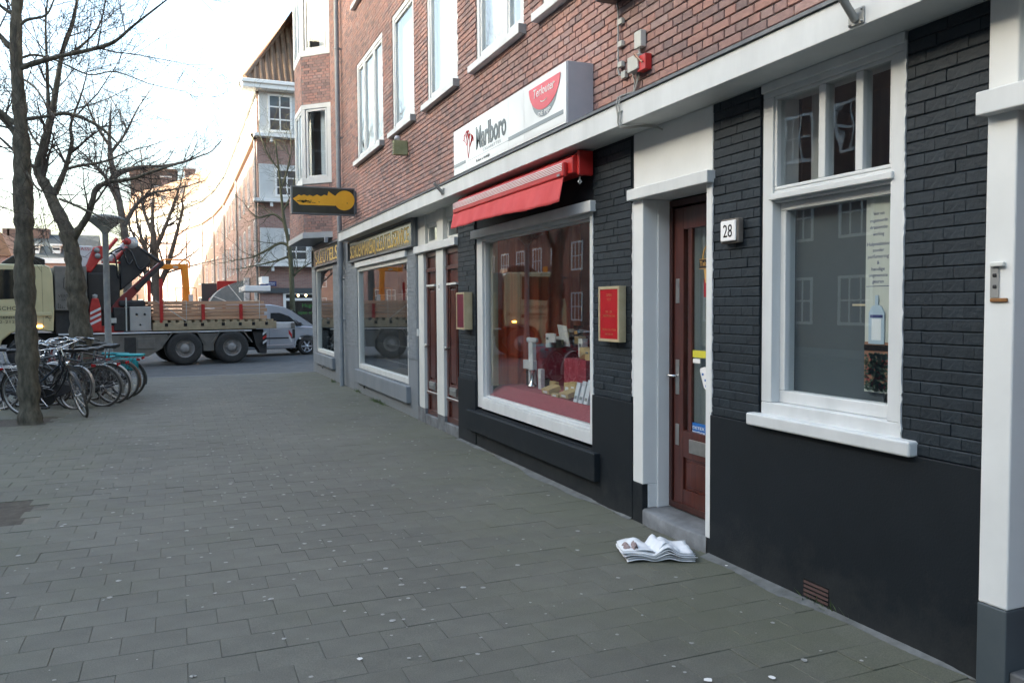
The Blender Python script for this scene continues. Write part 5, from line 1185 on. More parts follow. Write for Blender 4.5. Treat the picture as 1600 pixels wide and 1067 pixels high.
# ================================================================== trees, lamp, bicycles
m_bark = M('bark', (.035, .033, .024), (.13, .118, .088), 16, .9, bump=1.0, bscale=26, stretch=(1, 1, .35), detail=8)
m_twig = M('twig', (.035, .028, .024), (.06, .048, .04), 9, .85)
m_bark_far = M('far_bark', (.07, .055, .045), (.12, .10, .08), 6, .9)
def grow(mb, p, d, L, r, lev, rng, sides=5, droop=0.0):
    """one crooked branch with its side shoots"""
    n = max(3, int(L/.22)) if lev > 0 else 3
    pts = [Vector(p)]; rs = [r]; d = Vector(d).normalized(); step = L/n
    for i in range(n):
        d = (d+Vector((rng.gauss(0, .13), rng.gauss(0, .13), rng.gauss(.03-droop, .12)))).normalized()
        pts.append(pts[-1]+d*step); rs.append(max(r*(1-(i+1)/n*.82), .0032))
    mb.tube(pts, rs, sides if lev > 1 else 3, cap=False)
    if lev <= 0: return
    kids = {3: 6, 2: 6, 1: 5}[min(lev, 3)]
    for k in range(kids):
        t = .22+.76*(k+rng.random())/kids; i = min(int(t*n), n-1); q = pts[i].lerp(pts[i+1], t*n-i)
        dd = (pts[i+1]-pts[i]).normalized(); side = dd.cross(Vector((rng.gauss(0, 1), rng.gauss(0, 1), rng.gauss(0, 1)))).normalized()
        grow(mb, q, dd*.62+side*.85+Vector((0, 0, .12)), L*rng.uniform(.34, .58), max(rs[i]*.55, .0025), lev-1, rng, sides, droop)
def smooth(pts, k=4):
    """resample a polyline (with radii) as a curve"""
    out = []
    for i in range(len(pts)-1):
        p0, p1, p2, p3 = pts[max(i-1, 0)], pts[i], pts[i+1], pts[min(i+2, len(pts)-1)]
        for j in range(k):
            t = j/k; out.append(tuple(.5*((2*p1[c])+(p2[c]-p0[c])*t+(2*p0[c]-5*p1[c]+4*p2[c]-p3[c])*t*t+(3*p1[c]-p0[c]-3*p2[c]+p3[c])*t**3) for c in range(len(p1))))
    out.append(tuple(pts[-1])); return out
def tree(name, label, base, D, trunk, limbs, seed, lev=2, tw=1.0, bark=None, knob=0.0, sides=9, extra=0, shoots=5):
    """trunk, limbs: lists of (px, py, radius in px[, depth offset in m]) read off the photograph at depth D"""
    rng = random.Random(seed); e = empty(name, base, label=label, cat='tree'); tm = MB(); cm = MB()
    def conv(pl):
        out = []
        for q in pl: dz = q[3] if len(q) > 3 else 0.0; p = at_depth(q[0], q[1], D+dz); out.append((p.x, p.y, p.z, q[2]*D/PF))
        return smooth(out, 5)
    def lay(mb, pl, sd, kn):
        pts = [Vector(q[:3]) for q in pl]; rs = [max(q[3]*(1+kn*rng.uniform(-1, 1)), .003) for q in pl]; mb.tube(pts, rs, sd, cap=True); return pts, rs
    pl = conv(trunk); pl[0] = (pl[0][0], pl[0][1], -.05, pl[0][3]*1.15)
    lay(tm, pl, sides+3, knob)
    for li in limbs:
        q = conv(li); pts, rs = lay(tm, q, sides, knob*.6)
        for k in range(shoots):
            i = rng.randrange(len(pts)//4, len(pts)-1); dd = (pts[i+1]-pts[i]).normalized(); side = dd.cross(Vector((rng.gauss(0, 1), rng.gauss(0, 1), rng.gauss(0, 1)))).normalized()
            grow(cm, pts[i], dd*.7+side*.8+Vector((0, 0, .15)), rng.uniform(.7, 1.7)*tw, max(rs[i]*.42, .006*tw), lev, rng)
        dd = (pts[-1]-pts[-2]).normalized(); grow(cm, pts[-1], dd, rng.uniform(.9, 1.5)*tw, max(rs[-1], .005), lev, rng)
    for k in range(extra):                                            # crown above and beside the trunk
        i = rng.randrange(int(len(pl)*.45), len(pl)-1); p = Vector(pl[i][:3]); a = rng.uniform(0, 6.28)
        grow(cm, p, (math.cos(a), math.sin(a), rng.uniform(.2, 1.0)), rng.uniform(1.4, 2.8)*tw, pl[i][3]*.32, lev+1, rng)
    tm.build('trunk', bark or m_bark, e); cm.build('crown', m_twig if bark is None else bark, e); return e
S = 2.667
def c1(l): return [tuple([q[0]/S, q[1]/S, q[2]/S]+list(q[3:])) for q in l]
b = on_z(46, 661)
tree('street_tree', 'bare tree with a straight knobbly trunk nearest the camera at the left', (b.x, b.y, 0), (b-EYE).dot(FW),
     [(48, 665, 19), (46, 640, 16.5), (43, 560, 15), (40, 480, 14.5), (38, 420, 14), (38, 360, 13.5), (36, 300, 13), (34, 230, 11.5), (31, 170, 10), (27, 120, 9), (25, 70, 8), (26, 20, 7.5), (30, -40, 7), (34, -120, 6), (36, -220, 4), (38, -320, 2)],
     [c1([(85, 285, 12), (150, 262, 11), (250, 236, 9), (360, 212, 8), (470, 178, 7), (560, 105, 5), (695, 0, 3)]),
      c1([(110, 497, 8), (200, 485, 7), (270, 474, 8), (350, 495, 7), (430, 540, 6), (498, 608, 3)]),
      c1([(80, 590, 14), (55, 545, 12), (20, 505, 11), (-40, 450, 9), (-140, 330, 6)]), c1([(70, 520, 12), (30, 490, 10), (-30, 440, 8), (-120, 400, 5)]),
      c1([(65, 125, 8), (110, 85, 6), (190, 65, 4.5), (225, 0, 3), (260, -80, 2)]), c1([(45, 200, 12), (0, 150, 10), (-70, 60, 7), (-140, -80, 4)]),
      c1([(75, 250, 6, .1), (140, 230, 5, .4), (240, 255, 4, .8), (370, 312, 3.4, 1.0), (480, 300, 3, 1.2), (620, 350, 2, 1.4)]),
      c1([(60, 60, 9), (20, 40, 7), (-60, -30, 5)]), c1([(95, 330, 5), (150, 370, 4, -.4), (200, 450, 3, -.7)]),
      c1([(100, 700, 5), (150, 780, 4, -.3), (185, 800, 3, -.4)])], 3, lev=2, tw=.9, knob=.16, shoots=7)
b = on_z(133, 612); D2 = (b-EYE).dot(FW)
tree('street_tree', 'bare tree with a forked leaning trunk behind the bicycles', (b.x, b.y, 0), D2,
     [(133, 612, 20), (130, 560, 17), (125, 505, 15.5), (120, 460, 14), (116, 420, 13), (111, 385, 12.5), (105, 362, 12)],
     [c1([(290, 985, 30), (255, 910, 25), (225, 850, 24), (200, 790, 22), (165, 730, 20), (160, 690, 18), (180, 610, 16), (205, 520, 15), (222, 440, 13), (240, 330, 11), (262, 210, 9), (295, 120, 8), (318, 20, 6), (330, -80, 4)]),
      c1([(295, 1000, 22), (330, 955, 15), (365, 900, 13), (385, 840, 12), (400, 790, 11), (450, 760, 10), (540, 748, 8), (640, 715, 6), (720, 690, 4)]),
      c1([(225, 810, 14), (262, 730, 11), (285, 660, 9), (300, 590, 8), (295, 520, 6), (330, 420, 4)]),
      c1([(205, 480, 10), (200, 400, 8), (195, 250, 6), (190, 100, 4), (200, -20, 3)]),
      c1([(275, 705, 7, .3), (340, 690, 6, .5), (430, 675, 5, .8), (520, 640, 3, 1)]),
      c1([(250, 830, 6, -.4), (300, 850, 5, -.8), (390, 890, 4, -1)]), c1([(255, 240, 7, .4), (330, 200, 5, .8), (400, 130, 4, 1), (430, 60, 3, 1)]), c1([(175, 620, 6, .5), (130, 560, 5, 1), (100, 470, 3, 1.3)])], 11, lev=2, tw=1.0, knob=.15, shoots=7)
tree('street_tree', 'slim bare tree rising behind the crane of the truck', tuple(on_y(197, 479, 38).xy)+(0,), 34.0,
     [(200, 540, 7), (199, 430, 6), (196, 372, 5.6), (187, 320, 5), (176, 265, 4.2), (171, 225, 3.2), (172, 190, 1.8), (174, 160, .6)],
     [c1([(520, 940, 11), (560, 865, 8), (620, 810, 6), (720, 790, 4)]), c1([(470, 730, 11), (560, 700, 8), (700, 690, 6), (800, 665, 4)]), c1([(490, 840, 8), (440, 740, 7), (400, 690, 5)]), c1([(460, 640, 6), (520, 560, 5), (560, 480, 3)]), c1([(450, 600, 6), (400, 520, 5), (360, 430, 3)])], 5, lev=2, tw=1.6, bark=m_bark_far, knob=.05, shoots=10)
tree('street_tree', 'bare multi stemmed tree in the sunlit street behind the truck bed', tuple(on_y(250, 479, 50).xy)+(0,), 45.0,
     [(246, 525, 8), (247, 480, 7), (243, 430, 6), (241, 385, 5), (238, 345, 3.0), (240, 300, 1.2), (241, 280, .4)],
     [[(245, 455, 5), (260, 420, 4), (272, 380, 3), (285, 330, 2)], [(243, 430, 4), (228, 395, 3), (215, 350, 2)], [(241, 395, 4), (258, 355, 3), (275, 310, 2)], [(248, 470, 5), (232, 440, 4), (222, 405, 3), (210, 370, 2)], [(240, 370, 3), (225, 330, 2.4), (222, 300, 1.6)]], 8, lev=2, tw=2.0, bark=m_bark_far, knob=.05, shoots=10)
tree('street_tree', 'thin greenish bare tree before the corner shop, behind the silver van', tuple(on_y(458, 479, 35).xy)+(0,), 33.0,
     [(459, 545, 4.4), (457, 480, 4), (455, 420, 3.7), (451, 380, 3.2), (444, 345, 2.6), (440, 310, 2), (436, 270, 1.5), (430, 220, 1)],
     [[(452, 385, 2.6), (438, 380, 2.2), (415, 392, 1.8), (395, 402, 1.2)], [(455, 435, 2), (468, 422, 1.6), (480, 414, 1)], [(446, 350, 2.2), (428, 335, 1.8), (405, 340, 1.2), (390, 330, .8)], [(438, 300, 1.6), (448, 270, 1.4), (455, 240, 1)], [(453, 400, 2), (430, 408, 1.5), (400, 415, 1)], [(442, 330, 1.8), (455, 305, 1.4), (460, 280, 1)], [(436, 265, 1.4), (420, 245, 1.1), (410, 220, .8)]], 21, lev=2, tw=1.25, bark=M('green_bark', (.055, .055, .03), (.085, .085, .05), 8, .9), knob=.06, shoots=6)

# ---- street lamp -----------------------------------------------------------
lx = on_y(166, 420, 18.6); m_lampgrey = M('lamp_grey', (.25, .27, .28), (.33, .35, .36), 7, .55, bump=.1, bscale=60)
lp = empty('street_lamp', (lx.x, 18.6, 0), label='grey street lamp with a flat disc head between the bicycles and truck', cat='street lamp')
zt_ = on_y(166, 341, 18.6).z
MB().lathe([(.085, 0), (.085, .9), (.065, 1.0), (.058, zt_-.32), (.07, zt_-.30), (.07, zt_-.24)], n=16).build('pole', m_lampgrey, lp, local=True)
MB().lathe([(.07, zt_-.30), (.10, zt_-.25), (.27, zt_-.10), (.38, zt_-.045), (.385, zt_-.03), (.37, zt_-.03)], n=32).build('diffuser', M('lamp_diffuser', (.46, .47, .43), (.54, .55, .51), 4, .4), lp, local=True)
MB().lathe([(.40, zt_-.035), (.40, zt_-.02), (.30, zt_+.03), (.12, zt_+.07), (0, zt_+.075)], n=32).build('cap', M('lamp_cap', (.16, .17, .16), (.24, .25, .22), 5, .6), lp, local=True)

# ---- bicycles ---------------------------------------------------------------
m_spoke = M('spoke', (.45, .45, .45), rough=.3, metal=.9); m_saddle = M('saddle', (.014, .014, .015), rough=.45); m_grip = M('grip', (.02, .02, .02), rough=.7)
m_rlight = M('rear_reflector', (.35, .01, .015), rough=.25); m_whitep = M('white_plastic', (.6, .6, .6), rough=.4); m_rim = M('rim_steel', (.38, .38, .37), (.46, .45, .44), 10, .35, .8)
m_tyre2 = M('tyre_wall', (.05, .045, .04), (.08, .07, .06), 10, .85)
def wheel_part(parent, cx, M_=None, r=.34):
    w_ = empty('wheel', (0, 0, 0), parent=parent)
    parts = []
    t = MB(); t.tube([(cx+r*math.cos(a), 0, r+.0+r*math.sin(a)) for a in [2*math.pi*i/36 for i in range(36)]], .019, 8, closed=True); parts.append((t, 'tyre', m_tyre2))
    t = MB(); t.lathe([(r-.018, -.012), (r-.032, -.010), (r-.032, .010), (r-.018, .012)], (cx, 0, r), 'y', 36); parts.append((t, 'rim', m_rim))
    t = MB()
    for i in range(28):
        a = 2*math.pi*i/28; s = 1 if i % 2 else -1; b2 = a+(.45 if i % 4 < 2 else -.45)
        t.tube([(cx+.022*math.cos(b2), s*.03, r+.022*math.sin(b2)), (cx+(r-.03)*math.cos(a), 0, r+(r-.03)*math.sin(a))], .0014, 3, cap=False)
    t.lathe([(.0, -.05), (.02, -.045), (.022, -.03), (.013, -.02), (.013, .02), (.022, .03), (.02, .045), (0, .05)], (cx, 0, r), 'y', 10); parts.append((t, 'spokes', m_spoke))
    for t, nm, mt in parts:
        if M_: t.xf(M_)
        t.build(nm, mt, w_, local=True)
    return w_
def arc(cx, r, a0, a1, n=14, z0=.34): return [(cx+r*math.cos(R(a0+(a1-a0)*i/n)), 0, z0+r*math.sin(R(a0+(a1-a0)*i/n))) for i in range(n+1)]
def strip(mb, pts, w_, th=.002):
    """flat curved band (mudguard) along a path in the x-z plane"""
    vs = []; fs = []
    for p in pts:
        for y in (-w_, -w_*.5, 0, w_*.5, w_): dz = .012*(1-(y/w_)**2); cx_, cz_ = pts[0][0], 0; vs.append((p[0], y, p[2]+dz))
    for i in range(len(pts)-1):
        for j in range(4): fs.append((i*5+j, i*5+j+1, i*5+j+6, i*5+j+5))
    mb.add(vs, fs, 0, True)
def bicycle(rear, front_dir, col, label, lady=True, steer=0.0, lean=0.0, guard=None, basket=None, bags=None, case=True, rackm=None):
    e = empty('bicycle', (rear[0], rear[1], 0), math.atan2(front_dir[1], front_dir[0]), label, 'bicycle', 'bicycles parked by the trees')
    e.rotation_euler = (R(lean), 0, math.atan2(front_dir[1], front_dir[0])); WORLD_LOC[e.name] = Vector((0, 0, 0))
    fm = M('bike_paint', col, tuple(c*1.25+.003 for c in col), 12, .35, coat=.3); gm = guard or fm; WB = 1.10
    hb, ht = Vector((.965, 0, .72)), Vector((.905, 0, .93)); bb = Vector((.46, 0, .28)); st = Vector((.30, 0, .80)); ax = Vector((0, 0, .34)); fx = Vector((WB, 0, .34))
    axis = (ht-hb).normalized(); MS = Matrix.Translation(hb) @ Matrix.Rotation(R(steer), 4, axis) @ Matrix.Translation(-hb)
    wheel_part(e, 0); wheel_part(e, WB, MS)
    f = MB(); f.tube([hb-axis*.02, ht+axis*.01], .019, 8); f.tube([bb, st], .015, 8)
    if lady: f.tube([hb+axis*.03, (.83, 0, .52), (.68, 0, .36), bb], .017, 8); f.tube([hb+axis*.13, (.78, 0, .60), (.58, 0, .44), (.40, 0, .46)], .014, 8)
    else: f.tube([hb+axis*.03, bb], .018, 8); f.tube([hb+axis*.17, st-Vector((-.01, 0, .04))], .015, 8)
    for s in (-1, 1):
        f.tube([bb+Vector((-.02, s*.03, 0)), ax+Vector((0, s*.055, 0))], .009, 6); f.tube([st+Vector((.02, s*.015, -.06)), ax+Vector((0, s*.055, 0))], .008, 6)
    f.build('frame', fm, e, local=True)
    k = MB(); k.tube([ht, hb], .02, 8)
    for s in (-1, 1): k.tube([hb+Vector((0, s*.02, -.02)), hb+Vector((.02, s*.045, -.06)), fx+Vector((-.05, s*.05, .12)), fx+Vector((0, s*.052, 0))], .010, 6)
    k.xf(MS).build('fork', fm, e, local=True)
    h = MB(); h.tube([ht, ht+axis*.14], .013, 8)
    top = ht+axis*.14; h.tube([top, top+Vector((.05, 0, .01))], .014, 8)
    for s in (-1, 1): h.tube([top+Vector((.05, 0, .01)), top+Vector((.05, s*.12, .03)), top+Vector((.02, s*.24, .04)), top+Vector((-.10, s*.29, .02)), top+Vector((-.19, s*.28, -.01))], .010, 7)
    hbar = h.xf(MS).build('handlebar', m_chrome, e, local=True)
    for s in (-1, 1): g = MB(); g.tube([top+Vector((-.09, s*.29, .022)), top+Vector((-.21, s*.278, -.014))], .016, 8); g.xf(MS).build('grip', m_grip, hbar, local=True)
    l = MB(); c = hb+Vector((.05, 0, .12)); l.lathe([(0, -.04), (.03, -.03), (.035, .02), (.03, .03), (0, .032)], c, 'x', 12); l.xf(MS).build('headlight', m_chrome, e, local=True)
    g = MB(); strip(g, arc(WB, .372, 150, 20), .026); g.xf(MS).build('mudguard', gm, e, local=True)
    g = MB(); strip(g, arc(0, .372, 200, 30), .028); g.build('mudguard', gm, e, local=True)
    s_ = MB()
    sd = [(-.14, .105, .0), (-.09, .105, .012), (0, .07, .012), (.08, .035, .004), (.14, .022, -.005)]; vs = []; fs = []
    for x, hw_, dz in sd:
        for a in range(8): t = 2*math.pi*a/8; vs.append((st.x-.02+x, hw_*math.cos(t), st.z+.155+dz+(.028 if math.sin(t) > 0 else .04)*math.sin(t)))
    for i in range(4):
        for a in range(8): fs.append((i*8+a, i*8+(a+1) % 8, (i+1)*8+(a+1) % 8, (i+1)*8+a))
    s_.add(vs, fs, 0, True); s_.add(vs[:8], [tuple(range(7, -1, -1))], 0, True); s_.add(vs[-8:], [tuple(range(8))], 0, True); s_.build('saddle', m_saddle, e, local=True)
    MB().tube([st-Vector((-.02, 0, .05)), st+Vector((-.02, 0, .13))], .012, 8).build('seat_post', m_chrome, e, local=True)
    r_ = MB(); rk = rackm or fm
    for s in (-1, 1): r_.tube([(.24, s*.02, .74), (.15, s*.06, .755), (-.28, s*.06, .755), (-.31, s*.02, .755)], .006, 6); r_.tube([(-.2, s*.06, .755), (0, s*.062, .34)], .005, 6)
    for x in (.1, -.05, -.2): r_.tube([(x, -.06, .755), (x, .06, .755)], .004, 5)
    r_.build('rack', rk, e, local=True)
    MB().box(-.335, -.31, -.04, .04, .70, .745).build('rear_light', m_rlight, e, local=True, bevel=.006)
    if case: MB().prism([(.60, .30), (.57, .39), (.46, .42), (.1, .40), (-.05, .39), (-.07, .32), (0, .29), (.36, .17), (.47, .15), (.57, .2)], .045, .075, 'y').build('chain_case', m_dark, e, local=True, bevel=.01)
    else: MB().lathe([(.0, .055), (.095, .055), (.095, .06), (.0, .06)], (bb.x, 0, bb.z), 'y', 20).build('chain_wheel', m_chrome, e, local=True)
    for s, dx, dz in ((-1, .12, -.12), (1, -.12, .12)):
        cr_ = MB(); cr_.tube([(bb.x, s*.08, bb.z), (bb.x+dx, s*.09, bb.z+dz)], .009, 6); crk = cr_.build('crank', m_chrome, e, local=True); MB().box(bb.x+dx-.045, bb.x+dx+.045, s*.10, s*.18, bb.z+dz-.012, bb.z+dz+.012).build('pedal', m_dark, crk, local=True)
    MB().tube([(.05, -.06, .30), (.16, -.16, .02)], .007, 6).build('kickstand', m_rim, e, local=True)
    if bags:
        bm = M('pannier_cloth', bags, tuple(min(c*1.3, 1) for c in bags), 7, .7)
        for s in (1,): MB().box(-.28, .08, s*.075, s*.15, .50, .74).build('pannier', bm, e, local=True, bevel=.04, seg=3)
        MB().box(-.34, .16, -.085, .085, .757, .80).build('pannier_flap', bm, e, local=True, bevel=.02)
    if basket: MB().box(.98, 1.22, -.15, .15, .82, 1.0).xf(MS).build('crate', basket, e, local=True, bevel=.02)
    return e
lf = Vector((-.90, .43)).normalized()
bicycle((-2.27, 14.35), (.78, -.60), (.010, .010, .012), 'black step through bicycle with its front wheel turned, nearest behind the near trunk', True, steer=-34, lean=7, guard=m_dark, rackm=m_whitep)
bicycle((-1.22, 14.98), lf, (.05, .055, .055), 'grey bicycle with a large rear wheel facing us, front of the row', False, steer=18, lean=-4, case=False, guard=M('guard_grey', (.16, .16, .155), rough=.4))
bicycle((-1.08, 15.45), (lf+Vector((.02, .1))), (.012, .012, .014), 'black bicycle with pale mudguard tail, second in the row', True, steer=-14, lean=-6, guard=M('guard_white', (.42, .42, .41), rough=.4))
bicycle((-1.0, 15.95), (lf+Vector((0, .05))), (.035, .022, .018), 'bicycle with rusty mudguard, third in the row', False, steer=25, lean=3, guard=M('guard_rust', (.13, .085, .06), rough=.6))
bicycle((-.92, 16.5), (lf+Vector((0, -.05))), (.02, .03, .04), 'bicycle carrying turquoise panniers at the back of the row', True, steer=-20, lean=-3, bags=(.025, .24, .27))
bicycle((-3.0, 16.1), (.82, -.45), (.14, .145, .14), 'pale grey bicycle behind the near trunk facing right', True, steer=15, lean=5, guard=m_rim)
bicycle((-1.62, 14.75), (lf+Vector((.1, .25))), (.02, .022, .022), 'dark bicycle squeezed in behind the turned front wheel', True, steer=30, lean=8, guard=m_rim)
bicycle((-2.75, 15.2), (.85, -.25), (.012, .02, .03), 'dark blue bicycle whose handlebar rises behind the near trunk', False, steer=-22, lean=-5, guard=m_dark)
bicycle((-1.5, 16.15), (lf+Vector((.08, .2))), (.10, .02, .02), 'maroon bicycle wedged in the middle of the row', True, steer=28, lean=6, guard=m_dark)
bicycle((-1.25, 17.1), (lf+Vector((.05, .12))), (.02, .02, .025), 'dark bicycle with a turquoise seat cover beside the lamp post', True, steer=10, lean=4, bags=(.04, .26, .30))
# ================================================================== crane truck
TR = (0.15, 25.41); TA = math.atan2(.178, .985)
trk = empty('crane_truck', (TR[0], TR[1], ROAD_Z), TA, 'cream and grey flatbed crane truck standing across the street', 'truck'); WORLD_LOC[trk.name] = Vector((0, 0, 0))
m_cream_paint = M('truck_cream', (.50, .44, .25), (.54, .48, .28), 3, .3, coat=.4); m_greyp2 = M('truck_grey', (.13, .125, .115), (.18, .17, .155), 5, .4, .3); m_dgrey = M('truck_dark', (.014, .014, .015), (.026, .026, .026), 8, .6)
m_crane_red = M('crane_red', (.35, .018, .016), (.42, .03, .025), 6, .4); m_bedyel = M('bed_beam', (.26, .21, .13), (.38, .31, .20), 6, .7); m_white_steel = M('white_steel', (.55, .56, .57), (.62, .63, .64), 6, .45); m_hubgrey = M('hub_grey', (.22, .21, .20), (.30, .28, .27), 10, .55)
m_amber = M('indicator_amber', (.9, .4, .05), emit=(1.0, .45, .08, 5.0)); m_tglass = M('truck_glass', (.012, .014, .016), rough=.05, spec=.8)
def T(name, mat, parent=trk, bevel=0, **k): return lambda mb: mb.build(name, mat, parent, local=True, bevel=bevel, **k)
def tb_(name, mat, x0, x1, y0, y1, z0, z1, parent=trk, bevel=0): return MB().box(x0, x1, y0, y1, z0, z1).build(name, mat, parent, local=True, bevel=bevel)
TF_ = Face((0, 0), (1, 0), (0, -1))                 # near side of the truck in its own axes
def truck_wheel(x, y0, w_, front=False):
    e = empty('wheel', (x, y0, .50), parent=trk)
    s = 1
    MB().lathe([(.27, 0), (.40, -.012), (.47, .0), (.498, .04), (.5, w_*.5), (.498, w_-.04), (.47, w_), (.27, w_)], (0, 0, 0), 'y', 36).build('tyre', m_rubber, e, local=True)
    MB().lathe([(.30, .012), (.275, .005), (.26, .03), (.24, .10 if not front else -.01), (.14, .11 if not front else -.03), (.13, .04 if not front else -.06), (.10, .0 if not front else -.09), (0, .0 if not front else -.09)], (0, 0, 0), 'y', 28).build('rim', m_hubgrey, e, local=True)
    nb = MB()
    for i in range(10): a = 2*math.pi*i/10; nb.lathe([(0, .02 if not front else -.05), (.014, .02 if not front else -.05), (.014, .11 if not front else -.02)], (.185*math.cos(a), 0, .185*math.sin(a)), 'y', 6)
    nb.build('wheel_nuts', m_hubgrey, e, local=True, kind='stuff')
for x, w_, fr_ in ((-3.95, .32, True), (0, .58, False), (1.35, .58, False)):
    truck_wheel(x, 0.0, w_, fr_); truck_wheel(x, 2.46-w_, w_, fr_)
for y in (.72, 1.58): tb_('chassis_rail', m_dgrey, -5.0, 2.5, y, y+.14, .72, 1.0)
for x in (0, 1.35, -3.95): MB().tube([(x, .1, .5), (x, 2.36, .5)], .09, 10).build('axle', m_dgrey, trk, local=True)
# side guards and mudguards
MB().prism([(-2.95, .30), (-1.0, .30), (-.62, .52), (-.45, .90), (-.45, .93), (-2.95, .93)], .06, .12, 'y').build('side_guard', m_greyp2, trk, local=True, bevel=.008)
tb_('tool_locker', m_dgrey, -1.62, -1.32, .03, .06, .35, .86); tb_('tool_locker', m_greyp2, -1.28, -.82, .025, .058, .52, .82, bevel=.008)
tb_('fuel_tank', m_greyp2, -2.85, -1.75, .13, .75, .38, .88, bevel=.05)
for x0 in (0, 1.35):
    MB().prism([(x0-.62, .62), (x0-.60, .66), (x0-.36, .985), (x0+.36, .985), (x0+.60, .66), (x0+.62, .62), (x0+.585, .62), (x0+.34, .955), (x0-.34, .955), (x0-.585, .62)], .0, .6, 'y').build('mudguard', m_greyp2, trk, local=True)
MB().prism([(.52, .40), (.83, .40), (.83, .60), (1.0, .93), (.36, .93), (.52, .60)], .05, .09, 'y').build('side_guard', m_greyp2, trk, local=True, bevel=.006)
tb_('white_rail', m_white_steel, -3.25, 1.95, .02, .075, .965, 1.01, bevel=.006)
MB().prism([(2.0, .93), (2.42, .93), (2.42, .26), (2.25, .26), (2.1, .5)], .1, .5, 'y').build('rear_mudflap', m_dgrey, trk, local=True); tb_('rear_bumper', m_dgrey, 2.2, 2.4, .1, 2.4, .42, .62)
for i in range(3): MB().prism([(2.30, .55+.14*i), (2.415, .63+.14*i), (2.415, .70+.14*i), (2.30, .62+.14*i)], .07, .098, 'y').build('warning_stripe', m_red_paint if i % 2 else m_white_steel, trk, local=True)
# load bed
tb_('bed_beam', m_bedyel, -.86, 2.71, .0, .12, 1.04, 1.26, bevel=.008); tb_('bed_beam', m_bedyel, -.86, 2.71, 2.36, 2.48, 1.04, 1.26, bevel=.008)
tb_('deck', M('deck_wood', (.14, .10, .06), (.22, .16, .10), 7, .85), -.84, 2.70, .121, 2.359, 1.06, 1.245)
for x in (-.5, .02, .5, 1.1, 1.6, 2.0, 2.4): tb_('lashing_slot', m_black, x-.045, x+.045, -.004, .0, 1.15, 1.245)
for x in [-.8+.22*i for i in range(16)]: tb_('cross_bearer', m_bedyel, x, x+.12, .02, 2.44, 1.262, 1.33)
tb_('tail_extension', m_white_steel, 2.71, 3.32, .12, .32, 1.03, 1.22, bevel=.01); tb_('tail_extension', m_white_steel, 2.71, 3.32, 2.1, 2.3, 1.03, 1.22, bevel=.01); tb_('tail_beam', m_greyp2, 3.20, 3.32, .05, 2.42, 1.02, 1.2, bevel=.01)
tb_('tail_light', m_dgrey, 3.22, 3.30, .02, .045, .72, 1.0)
for i in range(2): MB().prism([(3.10, .98-.16*i), (3.2, .84-.16*i), (3.2, .72-.16*i), (3.10, .86-.16*i)], .015, .03, 'y').build('tail_marker', m_red_paint if i % 2 == 0 else m_white_steel, trk, local=True)
for x, h in ((-.6, 2.55), (.56, 1.80), (1.67, 1.80)):
    tb_('stanchion', m_crane_red, x-.045, x+.045, .125, .20, 1.25, h); tb_('stanchion', m_crane_red, x-.045, x+.045, 2.28, 2.355, 1.25, h)
# cab
cab = empty('cab', (0, 0, 0), parent=trk)
prof = [(-3.36, 1.08), (-3.33, 1.6), (-3.34, 2.6), (-3.40, 2.84), (-3.52, 2.88), (-4.9, 2.90), (-5.12, 2.86), (-5.32, 2.55), (-5.50, 1.75), (-5.52, .98), (-5.50, .45), (-4.72, .40), (-4.62, .62), (-4.56, .85), (-4.35, 1.05), (-4.10, 1.12), (-3.9, 1.13), (-3.6, 1.10), (-3.40, 1.07)]
MB().prism(prof, .0, 2.45, 'y').build('body', m_cream_paint, cab, local=True, bevel=.06, seg=3)
MB().prism([(-3.94, 2.74), (-5.02, 2.74), (-5.20, 2.50), (-5.27, 2.0), (-4.75, 1.93), (-4.55, 1.95), (-3.94, 1.98)], -.006, .01, 'y').build('side_window', m_tglass, cab, local=True)
wsM = MB(); wsM.prism([(-5.16, 2.72), (-5.335, 2.44), (-5.50, 1.85), (-5.515, 1.85), (-5.36, 2.44), (-5.19, 2.735)], .16, 2.29, 'y'); wsM.build('windscreen', m_tglass, cab, local=True)
MB().prism([(-5.05, 2.90), (-5.15, 2.88), (-5.55, 2.74), (-5.56, 2.70), (-5.15, 2.82)], .15, 2.3, 'y').build('sun_visor', M('visor', (.30, .29, .25), rough=.4), cab, local=True)
for z in (1.0, 1.15, 1.3, 1.45): tb_('grille_bar', m_dgrey, -5.56, -5.525, .35, 2.1, z, z+.07, cab)
tb_('bumper', m_cream_paint, -5.62, -5.45, .02, 2.43, .42, .85, cab, .04)
for y in (.15, 1.95): tb_('headlight', m_chrome, -5.66, -5.6, y, y+.35, .58, .76, cab, .02)
tb_('door_seam', m_dgrey, -3.905, -3.895, -.004, .0, 1.16, 2.8, cab); tb_('door_seam', m_dgrey, -4.9, -4.89, -.004, .0, 1.1, 1.95, cab); tb_('door_seam', m_dgrey, -3.60, -3.594, -.003, .0, 1.15, 2.86, cab)
tb_('body_crease', m_cream_paint, -4.85, -3.40, -.03, .0, 1.50, 1.60, cab, .012)
tb_('door_handle', m_black, -4.02, -3.94, -.012, .0, 1.36, 1.47, cab); tb_('indicator', m_amber, -3.76, -3.62, -.022, .0, 1.20, 1.25, cab, .008)
tb_('step', m_dgrey, -5.2, -4.75, -.02, .05, .45, .52, cab); tb_('step', m_dgrey, -5.2, -4.75, -.02, .05, .78, .85, cab)
MB().box(-5.36, -5.2, -.26, -.06, 2.0, 2.55).build('mirror', m_black, cab, local=True, bevel=.03); MB().tube([(-5.1, .0, 2.6), (-5.28, -.15, 2.5)], .02, 6).build('mirror_arm', m_black, cab, local=True)
